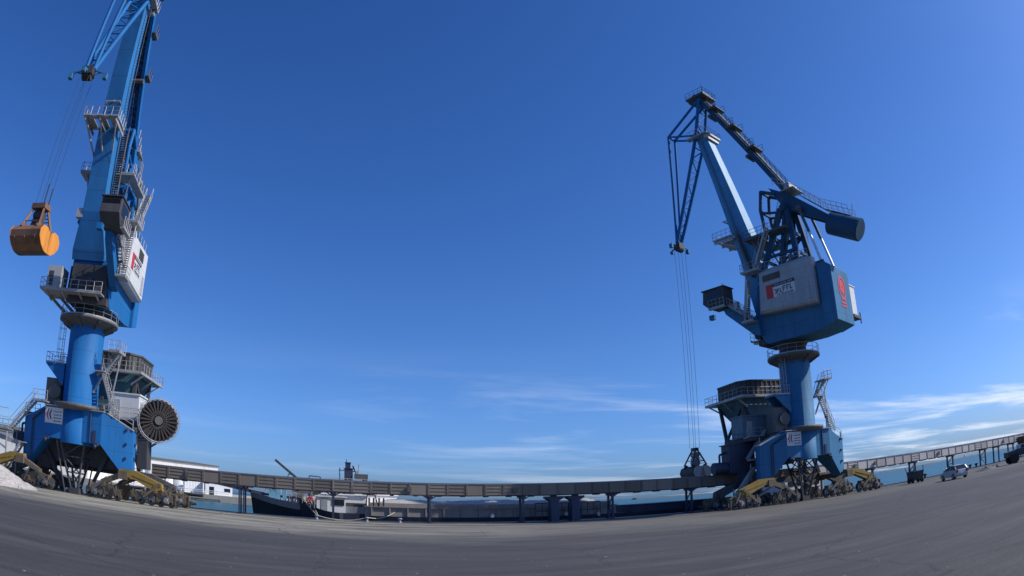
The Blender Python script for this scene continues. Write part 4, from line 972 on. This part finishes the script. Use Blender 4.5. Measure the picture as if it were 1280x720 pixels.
for j in range(ny + 1):
    for i in range(nx + 1):
        x = 3.0 + i * 27.4 / nx; y = 76 + j * 7.6 / ny
        e = min(1, min(i, nx - i) / 4, min(j, ny - j) / 4)
        vs.append((x, y, 1.75 + e * (.72 + .07 * math.sin(x * .45) + .05 * math.sin(x * 1.3 + y) + rnd.uniform(-.04, .04))))
m.add(vs, [(j * (nx + 1) + i, j * (nx + 1) + i + 1, (j + 1) * (nx + 1) + i + 1, (j + 1) * (nx + 1) + i) for j in range(ny) for i in range(nx)], 0, True)
tag(VB(m, 'gravel_cargo', M['sand'], v), kind='stuff')
m = MB(); m.box(33.2, 47, 75.3, 84, .5, 1.35); m.box(33.0, 47.2, 75.2, 84.1, 1.35, 1.45); m.box(47.4, 54, 75.5, 84, .5, .95); VB(m, 'hatch_block', M['trestle'], v)
m = MB()
for q, xx in enumerate((2.4, 2.9, 3.5, 4.0)): m.tube((xx, 75.1, 1.6), (xx, 75.1, 2.6), .1, n=8)
m.path([(2.0, 75.1, 1.6), (2.2, 75.1, 2.9), (3.0, 75.1, 2.9), (3.4, 75.1, 1.7)], .07); m.box(-.2, 2.2, 75.6, 77, 1.2, 1.9)
VB(m, 'stanchion', M['dark'], v)
m = MB(); m.box(57.2, 64.4, 76.5, 83, .5, 3.1); m.box(57.0, 64.6, 76.3, 83.2, 3.1, 3.25); ho = VB(m, 'deckhouse', M['white'], v)
m = MB()
for q in range(4): m.box(57.8 + q * 1.6, 58.8 + q * 1.6, 76.44, 76.5, 1.9, 2.6)
VB(m, 'window', M['glass'], v, ho)
for (xx, zz) in ((16.0, .75), (24.6, .75), (28.6, .55)):
    m = MB(); m.tube((xx, 74.45, zz), (xx, 74.62, zz), .22, n=14); VB(m, 'fender_disc', M['white'], v)
# 4: stacked dark block right of the lattice (low dark barge top)

# ------------------------------------------------------------------ far side of the basin (left)
lg = MB(); lg.prism([(-700, 212), (12, 214), (26, 232), (30, 420), (-700, 420)], 'z', -4, .7)
tag(lg.build('far_quay', M['quaywall']), kind='structure')
for q, xx in enumerate((-62.5, -49.5, -70)):
    b = MB(); b.box(xx - 3.2, xx + 3.2, 210.9, 212.2, -.4, .55); b.tube((xx - 2.6, 210.9, .1), (xx + 2.6, 210.9, .1), .4, n=10)
    o = b.build('rubber_fender', M['rubber']); tag(o, ('black rubber fender on the far quay wall below the white tanks', 'black rubber fender on the far quay wall below the white container', 'black rubber fender on the far quay wall, leftmost by the crane wheels')[q], 'fender', 'fenders on the far quay wall')
def building(name, x0, x1, y0, y1, zw, zr, label, cat, wall, roof, hip=6, doors=(), rz=0):
    r = empty(name, ((x0 + x1) / 2, (y0 + y1) / 2, .7), R(rz)); tag(r, label, cat)
    o = r.location
    m = MB(); m.box(x0 - o.x, x1 - o.x, y0 - o.y, y1 - o.y, 0, zw); m.build('wall', wall, r)
    yc = 0; e = .5
    m = MB()
    a = [(x0 - e - o.x, y0 - e - o.y, zw + .02), (x1 + e - o.x, y0 - e - o.y, zw + .02), (x1 + e - o.x, y1 + e - o.y, zw + .02), (x0 - e - o.x, y1 + e - o.y, zw + .02)]
    m.add(a + [(p[0], p[1], zw + .3) for p in a] + [(x0 - e + hip - o.x, 0, zr), (x1 + e - hip - o.x, 0, zr)],
          [(3, 2, 1, 0), (0, 1, 5, 4), (1, 2, 6, 5), (2, 3, 7, 6), (3, 0, 4, 7), (4, 5, 9, 8), (5, 6, 9), (6, 7, 8, 9), (7, 4, 8)])
    m.build('roof', roof, r)
    for (dx0, dx1, z0, z1) in doors:
        m = MB(); m.box(dx0 - o.x, dx1 - o.x, y0 - .06 - o.y, y0 - .002 - o.y, z0, z1); m.build('door' if z0 < .1 else 'window', M['glass'], r)
    return r
building('warehouse', -175, -57, 262, 292, 11.6, 13.0, 'long cream white warehouse with low grey roof rising behind the gallery at left', 'warehouse', M['shed'], M['roof'], 9, rz=20)
building('quay_hut', -47.5, -38.5, 216, 224, 4.2, 4.9, 'white hut with dark doorway and window on the far quay, left of the dark bow', 'hut', M['white_far'], M['grey_shade_panel'], .5, ((-46.2, -44.6, .0, 2.6), (-41.2, -39.2, 1.2, 2.4)), rz=16)
building('storage_shed', -210, -98, 236, 258, 12, 15.5, 'pale storage shed glimpsed behind the access stair at the left edge', 'shed', M['shed'], M['roof'], 3)
building('long_store', 0, 0, 0, 0, 0, 0, '', '', M['shed'], M['roof']) if False else None
def tank(x, y, r, h, label, m):
    b = MB(); b.lathe([(r, .7), (r, .7 + h), (r * .6, .7 + h + .5), (.1, .7 + h + .7)], 28)
    o = b.build('storage_tank', m); o.data.transform(Matrix.Translation((x, y, 0))) if False else None
    o.location = (x, y, 0); tag(o, label, 'tank', 'white tanks on the far quay'); return o
tank(-57.0, 224, 2.9, 5.6, 'grey white round tank on the far quay, rightmost of the three left of the hut', M['white_far'])
tank(-61.5, 223, 2.6, 6.0, 'white round tank on the far quay, middle of the three left of the hut', M['white_far'])
tank(-66.5, 221, 2.4, 6.2, 'white round tank standing inside the pale pipe frames on the far quay', M['white_far'])
ct = MB(); ct.box(-3.2, 3.2, -1.5, 1.5, 0, 5.2)
for q in range(12): ct.box(-3.1 + q * .53, -2.9 + q * .53, -1.56, -1.5, .1, 5.1)
ct = ct.build('white_container', M['white_far'], loc=(-51.5, 219, .7)); ct.rotation_euler.z = R(24)
tag(ct, 'white ribbed container on the far quay, between the round tanks and the white hut', 'container')
for q, xx in enumerate((-71.0, -62.5)):
    f = MB()
    for a in (-2.0, 2.0):
        for yy in (217, 220): f.tube((xx + a, yy, .7), (xx + a, yy, 6.4), .22)
    f.path([(xx - 2, 217, 6.4), (xx + 2, 217, 6.4), (xx + 2, 220, 6.4), (xx - 2, 220, 6.4), (xx - 2, 217, 6.4)], .22); f.beam((xx - 2, 217, .7), (xx + 2, 217, 6), .3, .3); f.tube((xx, 218.5, 4.6), (xx, 218.5, 6.4), .9, .9, n=12); f.tube((xx, 218.5, 2.6), (xx, 218.5, 4.6), .25, .9, n=12)
    o = f.build('pipe_frame', M['white_far']); tag(o, ('white steel loading frame on the far quay, nearest the crane wheels', 'white steel loading frame on the far quay, beside the grey tank')[q], 'loading frame', 'loading frames on the far quay')
pr = MB(); pr.rail([(-78, 212.6, .7), (-38, 212.8, .7)], h=1.2, step=4, r=.09, toe=False); tag(pr.build('far_railing', M['white_far']), 'pale low railing along the edge of the far quay', 'railing')
# distant slewing arm and plant
cr = empty('loading_arm', (-19.5, 232, .7)); tag(cr, 'thin dark slanted loading arm rising above the gallery left of centre', 'crane')
m = MB(); m.beam((4.0, 0, 6.6), (-5.6, 0, 13.9), .55, .8); m.build('arm', M['dark'], cr)
m = MB(); m.box(.5, 7.5, -2, 2, 3.0, 6.8); m.tube((3.5, 0, 0), (3.5, 0, 3), 1.2, n=14); m.build('base', M['machine'], cr)
m = MB(); m.path([(-1.2, 0, 7.8), (-.8, 0, 9.4), (.8, 0, 9.0), (1.0, 0, 6.9)], .2); m.path([(6.2, 0, 6.7), (6.4, 0, 9.2), (10.2, 0, 9.0), (10.4, 0, 6.4)], .25); m.box(6, 10.6, -1, 1, 0, 6.5); m.build('pipe_hoop', M['machine'], cr)
cr = empty('elevator_plant', (.5, 232, .7)); tag(cr, 'dark elevator tower with side machine house, distant above the gallery', 'plant tower')
m = MB(); m.box(-1.6, 1.3, -1.5, 1.5, 0, 12.4); m.box(-1.3, .5, -1.1, 1.1, 12.4, 14.3); m.box(-1.9, 1.6, -1.7, 1.7, 12.3, 12.5); m.box(-1.5, .7, -1.3, 1.3, 14.3, 14.5); m.tube((-.9, 0, 14.5), (-.9, 0, 15.6), .12); m.beam((1.3, 0, 13.4), (3.0, 0, 9.8), .9, .6); m.build('tower', M['trestle'], cr)
m = MB(); m.box(1.8, 6.4, -2.2, 2.2, 8.8, 10.6); m.box(4.6, 6.2, -1.8, 1.8, 0, 8.8); m.box(1.9, 4.6, -1.6, 1.6, 6.9, 8.2); m.build('machine_house', M['machine'], cr)
m = MB(); m.rail([(-8, -2.2, 7.0), (10, -2.2, 7.0)], h=1.8, step=1.5, r=.1, toe=False); m.box(-8, 10, -2.4, 2.4, 6.6, 7.0); m.tube((3.0, 0, 10.6), (3.4, 0, 14.0), .15); m.tube((-3.2, 0, 7), (-3.2, 0, 12.6), .18); m.tube((2.6, -1, 10.6), (1.6, -1, 13.4), .15); m.beam((-3.6, 0, 11.8), (3.4, 0, 11.4), .2, .3)
for q in range(5): m.tube((-7.5 + q * 4.2, 0, 0), (-7.5 + q * 4.2, 0, 6.6), .25)
m.build('gantry', M['steel'], cr)
building('white_store', -14, 16, 236, 250, 3.6, 4.2, 'low white store building seen under the gallery beside the workboat wheelhouse', 'store', M['white_far'], M['white_far'], .5, rz=18)

# ------------------------------------------------------------------ breakwater far out
b = MB(); rn = random.Random(2); n = 120; xs = [900 + 3200 * k / n for k in range(n + 1)]
rg = []
for x in xs:
    h = 2.0 + rn.uniform(-.8, 1.4)
    rg.append([(x, 1990, -3), (x, 2060, -3), (x, 2030, h), (x, 2020, h)])
b.loft(rg); tag(b.build('breakwater', M['rock']), 'low dark breakwater along the sea horizon at right', 'breakwater')
lt = MB(); lt.lathe([(4, 0), (3.4, 8), (2.6, 9), (2.6, 12), (.3, 14)], 14); o = lt.build('beacon', M['white'], loc=(2660, 2025, 1)); tag(o, 'small white beacon on the distant breakwater', 'beacon')

# ------------------------------------------------------------------ gravel pile, vehicles
pm = MB(); n = 64; rings = []
rn = random.Random(11); nr = 26; R0 = 6.6; Hh = 3.1
vs = []
for j in range(nr + 1):
    for i in range(n):
        t = j / nr; a = 2 * math.pi * i / n
        rr = R0 * t * (1 + .06 * math.sin(3 * a + 1) + .03 * math.sin(7 * a))
        z = Hh * max(0, 1 - t) ** 1.05 * (1 - .1 * math.exp(-(t * 6) ** 2)) + (rn.uniform(-.12, .13) if j < nr else -.05)
        vs.append((rr * math.cos(a), rr * math.sin(a), max(-.05, z)))
pm.add(vs, [(j * n + i, j * n + (i + 1) % n, (j + 1) * n + (i + 1) % n, (j + 1) * n + i) for j in range(nr) for i in range(n)])
for k in range(1400):
    a = rn.uniform(0, 2 * math.pi); t = rn.uniform(.2, 1.12); rr = R0 * t; z = Hh * max(0, 1 - t) ** 1.05; s = rn.uniform(.03, .11)
    c = Vector((rr * math.cos(a), rr * math.sin(a), max(0, z) + s * .3)); q = [c + Vector((rn.uniform(-s, s), rn.uniform(-s, s), rn.uniform(-s, s))) for _ in range(4)]
    pm.add(q, [(0, 1, 2), (0, 3, 1), (1, 3, 2), (2, 3, 0)])
o = pm.build('gravel_pile', M['sand'], loc=(-35.2, 53.6, 0)); tag(o, 'pale gravel heap on the quay at the left edge, beside the crane wheels', 'gravel heap')

def make_car(loc, head):
    root = empty('parked_car', loc, head); tag(root, 'small silver hatchback car parked on the quay, seen from behind', 'car')
    # x forward; lower body lofted from side profile
    prof = [(-1.95, .42), (-2.0, .62), (-1.93, .95), (-1.9, 1.0), (-.9, 1.02), (.75, .98), (1.55, .86), (1.95, .68), (1.98, .42), (1.9, .26), (-1.85, .26)]
    m = MB(); m.loft([[(x * (.97 if abs(y) > .8 else 1), y, z) for x, z in prof] for y in (-.86, -.78, .78, .86)]); m.build('body', M['car'], root, bevel=.04)
    m = MB(); gp_ = [(-1.88, 1.0), (-1.62, 1.36), (-1.2, 1.46), (.1, 1.44), (.55, 1.28), (1.0, .985)]
    m.loft([[(x, y * (1 if z < 1.2 else .86), z) for x, z in gp_] for y in (-.78, .78)]); ca = m.build('cabin', M['glass'], root)
    m = MB(); m.loft([[(-1.6, -.6, 1.42), (-1.6, .6, 1.42), (-1.6, .6, 1.47), (-1.6, -.6, 1.47)], [(-.2, -.68, 1.46), (-.2, .68, 1.46), (-.2, .68, 1.52), (-.2, -.68, 1.52)], [(.4, -.64, 1.38), (.4, .64, 1.38), (.4, .64, 1.43), (.4, -.64, 1.43)]])
    for y in (-.72, .72):
        m.beam((.5, y * .95, 1.32), (1.0, y * 1.07, .98), .07, .07); m.beam((-.5, y * .98, 1.42), (-.5, y * 1.09, 1.0), .07, .08); m.beam((-1.5, y * .96, 1.38), (-1.86, y * 1.06, 1.0), .09, .12)
    m.build('roof', M['car'], ca)
    for x in (-1.25, 1.25):
        for y in (-.8, .8):
            m = MB(); m.tube((x, y - .1, .31), (x, y + .1, .31), .31, n=20); wo = m.build('wheel', M['rubber'], root)
            m = MB(); sgn = 1 if y > 0 else -1; m.tube((x, y + sgn * .1, .31), (x, y + sgn * .12, .31), .2, n=14); m.build('rim', M['steel'], wo)
    for y in (-.68, .68):
        m = MB(); m.box(-2.03, -1.9, y - .14, y + .14, .68, .98); m.build('tail_light', M['lamp_red'], root)
        m = MB(); m.box(1.82, 1.99, y - .16, y + .16, .6, .74); m.build('headlight', M['white'], root)
    m = MB(); m.box(-2.04, -1.99, -.26, .26, .52, .64); m.build('number_plate', M['white'], root)
    m = MB()
    for y in (-.93, .93): m.box(.62, .78, y - .09, y + .09, .96, 1.1)
    m.build('mirror', M['car'], root)
make_car((59.8, 47.3, 0), R(68))
# small dark tipping trailer
tr = empty('tipping_trailer', (68.4, 61.2, 0), R(-20)); tag(tr, 'small dark tipping trailer with upright posts near the quay edge', 'trailer')
m = MB(); m.prism([(-.9, .55), (.9, .55), (1.15, 1.5), (-1.15, 1.5)], 'x', -.8, .8); m.beam((-.8, -1.15, 1.5), (-.8, 1.15, 1.5), .08, .1); m.beam((.8, -1.15, 1.5), (.8, 1.15, 1.5), .08, .1); m.build('tub', M['dark'], tr)
m = MB()
for x in (-.75, .75): m.tube((x, -1.05, 1.5), (x, -1.05, 2.2), .06); m.tube((x, 1.05, 1.5), (x * 1.2, 1.35, 2.1), .06)
m.build('post', M['dark'], tr)
for x in (-.75, .75):
    for y in (-.55, .55): m = MB(); m.tube((x - .12, y, .35), (x + .12, y, .35), .35, n=16); m.build('wheel', M['rubber'], tr)
m = MB(); m.beam((0, -.9, .45), (0, -2.0, .4), .1, .1); m.box(-.7, .7, -.8, .8, .42, .55); m.build('drawbar', M['dark'], tr)
# wheel loader at the right edge
ld = empty('wheel_loader', (79.6, 49.4, 0), R(-35)); tag(ld, 'dark wheel loader with pale cab cut off by the right edge', 'loader')
m = MB(); m.prism([(-3.0, .9), (1.6, .9), (1.9, 1.4), (1.0, 1.7), (-1.0, 1.8), (-3.0, 1.6)], 'y', -.9, .9); m.build('body', M['green'], ld)
m = MB(); m.prism([(-1.0, 1.7), (.6, 1.7), (.4, 2.35), (-.9, 2.35)], 'y', -.75, .75); cbn = m.build('cab', M['white'], ld)
m = MB(); m.box(-.8, .3, .752, .78, 1.8, 2.25); m.box(-.8, .3, -.78, -.752, 1.8, 2.25); m.build('window', M['glass'], ld, ) if False else m.build('window', M['glass'], cbn)
for x in (-2.0, 1.3):
    for y in (-.95, .95): m = MB(); m.tube((x, y - .25, .68), (x, y + .25, .68), .68, n=20); m.tube((x, y - .28, .68), (x, y + .28, .68), .3, n=14); m.build('wheel', M['rubber'], ld)
m = MB(); m.beam((1.2, -.5, 1.3), (3.4, -.5, .6), .2, .3); m.beam((1.2, .5, 1.3), (3.4, .5, .6), .2, .3); m.build('lift_arm', M['machine'], ld)
m = MB(); m.prism([(3.2, .1), (4.6, .05), (4.3, .3), (3.6, .5), (3.5, 1.1), (3.2, 1.1)], 'y', -1.2, 1.2); m.build('bucket', M['machine'], ld)
for q, (x, y, s, lb) in enumerate(((72.0, 51.2, 1.0, 'low dark rubble mound on the quay, left of the loader'), (75.3, 52.6, .8, 'small rubble mound on the quay behind the loader bucket'))):
    m = MB()
    for k in range(26):
        a = random.uniform(0, 6.28); r = random.random() * 1.6 * s; z = random.random() * .3 * s; e = random.uniform(.08, .28)
        c = Vector((r * math.cos(a), r * math.sin(a), z)); m.add([c + Vector((random.uniform(-e, e), random.uniform(-e, e), random.uniform(-.05, e))) for _ in range(4)], [(0, 1, 2), (0, 3, 1), (1, 3, 2), (2, 3, 0)])
    m.lathe([(1.7 * s, -.02), (1.1 * s, .2 * s), (.4 * s, .38 * s), (.02, .4 * s)], 14)
    o = m.build('rubble_heap', M['machine'], loc=(x, y, 0)); tag(o, lb, 'rubble heap')

# ------------------------------------------------------------------ sky, sun, camera
SUN_A = R(-18); SUN_E = R(40)
world = bpy.data.worlds.new('World'); scene.world = world; world.use_nodes = True
N = world.node_tree.nodes; L = world.node_tree.links
bg = N['Background']
sky = N.new('ShaderNodeTexSky'); sky.sky_type = 'NISHITA'; sky.sun_disc = False
sky.sun_elevation = SUN_E; sky.sun_rotation = R(90) - SUN_A
sky.altitude = 0; sky.air_density = 1.0; sky.dust_density = .9; sky.ozone_density = 2.5
def math_(op, a, b=None, c=None, clamp=False):
    n = N.new('ShaderNodeMath'); n.operation = op; n.use_clamp = clamp
    for i, q in enumerate((a, b, c)):
        if q is None: continue
        if isinstance(q, (int, float)): n.inputs[i].default_value = q
        else: L.new(q, n.inputs[i])
    return n.outputs[0]
tc = N.new('ShaderNodeTexCoord'); sp = N.new('ShaderNodeSeparateXYZ'); L.new(tc.outputs['Generated'], sp.inputs[0])
x, y, z = sp.outputs
zz = math_('ADD', math_('MAXIMUM', z, 0.0), .055)
cx = N.new('ShaderNodeCombineXYZ'); L.new(math_('DIVIDE', x, zz), cx.inputs[0]); L.new(math_('DIVIDE', y, zz), cx.inputs[1])
mp = N.new('ShaderNodeMapping'); L.new(cx.outputs[0], mp.inputs[0]); mp.inputs['Rotation'].default_value = (0, 0, R(25)); mp.inputs['Scale'].default_value = (.42, .85, 1); mp.inputs['Location'].default_value = (3.1, 1.7, 0)
nz = N.new('ShaderNodeTexNoise'); nz.inputs['Scale'].default_value = .75; nz.inputs['Detail'].default_value = 9; nz.inputs['Roughness'].default_value = .58; nz.inputs['Distortion'].default_value = .5
L.new(mp.outputs[0], nz.inputs['Vector'])
mr = N.new('ShaderNodeMapRange'); mr.interpolation_type = 'SMOOTHSTEP'; L.new(nz.outputs['Fac'], mr.inputs[0]); mr.inputs[1].default_value = .47; mr.inputs[2].default_value = .70
el0 = N.new('ShaderNodeMapRange'); el0.interpolation_type = 'SMOOTHSTEP'; L.new(z, el0.inputs[0]); el0.inputs[1].default_value = .24; el0.inputs[2].default_value = .11
azr = N.new('ShaderNodeMapRange'); azr.interpolation_type = 'SMOOTHSTEP'; L.new(math_('DIVIDE', x, math_('MAXIMUM', y, .05)), azr.inputs[0]); azr.inputs[1].default_value = -.1; azr.inputs[2].default_value = 1.1; azr.inputs[3].default_value = .1
cf = math_('MULTIPLY', math_('MULTIPLY', mr.outputs[0], el0.outputs[0]), math_('MULTIPLY', azr.outputs[0], .85), clamp=True)
mx = N.new('ShaderNodeMix'); mx.data_type = 'RGBA'; L.new(cf, mx.inputs[0])
sr = N.new('ShaderNodeSeparateColor'); L.new(sky.outputs[0], sr.inputs[0]); scb = N.new('ShaderNodeCombineColor')
for i_, (a_, p_) in enumerate(((.86, 1.42), (.97, 1.18), (1.48, 1.08))):   # clear maritime air: deeper, more saturated blue
    L.new(math_('MULTIPLY', math_('POWER', math_('MULTIPLY', sr.outputs[i_], .1), p_), 10 * a_), scb.inputs[i_])
hz = N.new('ShaderNodeMapRange'); hz.interpolation_type = 'SMOOTHSTEP'; L.new(z, hz.inputs[0]); hz.inputs[1].default_value = .22; hz.inputs[2].default_value = 0.0
tint = N.new('ShaderNodeMix'); tint.data_type = 'RGBA'; tint.blend_type = 'MULTIPLY'; L.new(hz.outputs[0], tint.inputs[0]); L.new(scb.outputs[0], tint.inputs[6]); tint.inputs[7].default_value = (.78, .92, 1.10, 1)
L.new(tint.outputs[2], mx.inputs[6]); mx.inputs[7].default_value = (9.2, 10.0, 11.2, 1)
L.new(mx.outputs[2], bg.inputs[0]); bg.inputs[1].default_value = .10
sd = bpy.data.lights.new('sun', 'SUN'); sd.energy = 4.6; sd.angle = R(.53); sd.color = (1, .95, .87)
so = bpy.data.objects.new('sun', sd); COL.objects.link(so)
dv = Vector((math.cos(SUN_A) * math.cos(SUN_E), math.sin(SUN_A) * math.cos(SUN_E), math.sin(SUN_E)))
so.rotation_euler = dv.to_track_quat('Z', 'Y').to_euler(); so.location = dv * 200

cd = bpy.data.cameras.new('camera'); co = bpy.data.objects.new('camera', cd); COL.objects.link(co); scene.camera = co
cd.type = 'PANO'; cd.panorama_type = 'FISHEYE_LENS_POLYNOMIAL'
cd.sensor_fit = 'HORIZONTAL'; cd.sensor_width = 36; cd.sensor_height = 20.25
k1 = (1280 / 36) / 851.28
SGN = -1
cd.fisheye_fov = R(200); cd.fisheye_polynomial_k0 = 0; cd.fisheye_polynomial_k1 = SGN * k1; cd.fisheye_polynomial_k2 = 0; cd.fisheye_polynomial_k3 = SGN * .0723 * k1 ** 3; cd.fisheye_polynomial_k4 = 0
cd.clip_start = .05; cd.clip_end = 60000
co.matrix_world = Matrix.Translation((0, 0, 2.2)) @ Matrix.Rotation(-.2450, 4, 'Z') @ Matrix.Rotation(math.pi / 2 + .3177, 4, 'X') @ Matrix.Rotation(-.0151, 4, 'Z')

vs_ = scene.view_settings; scene.display_settings.display_device = 'sRGB'
vs_.view_transform = 'Standard'; vs_.look = 'None'; vs_.exposure = 0; vs_.gamma = 1; vs_.use_curve_mapping = False
scene.render.engine = 'CYCLES'; scene.cycles.use_denoising = True
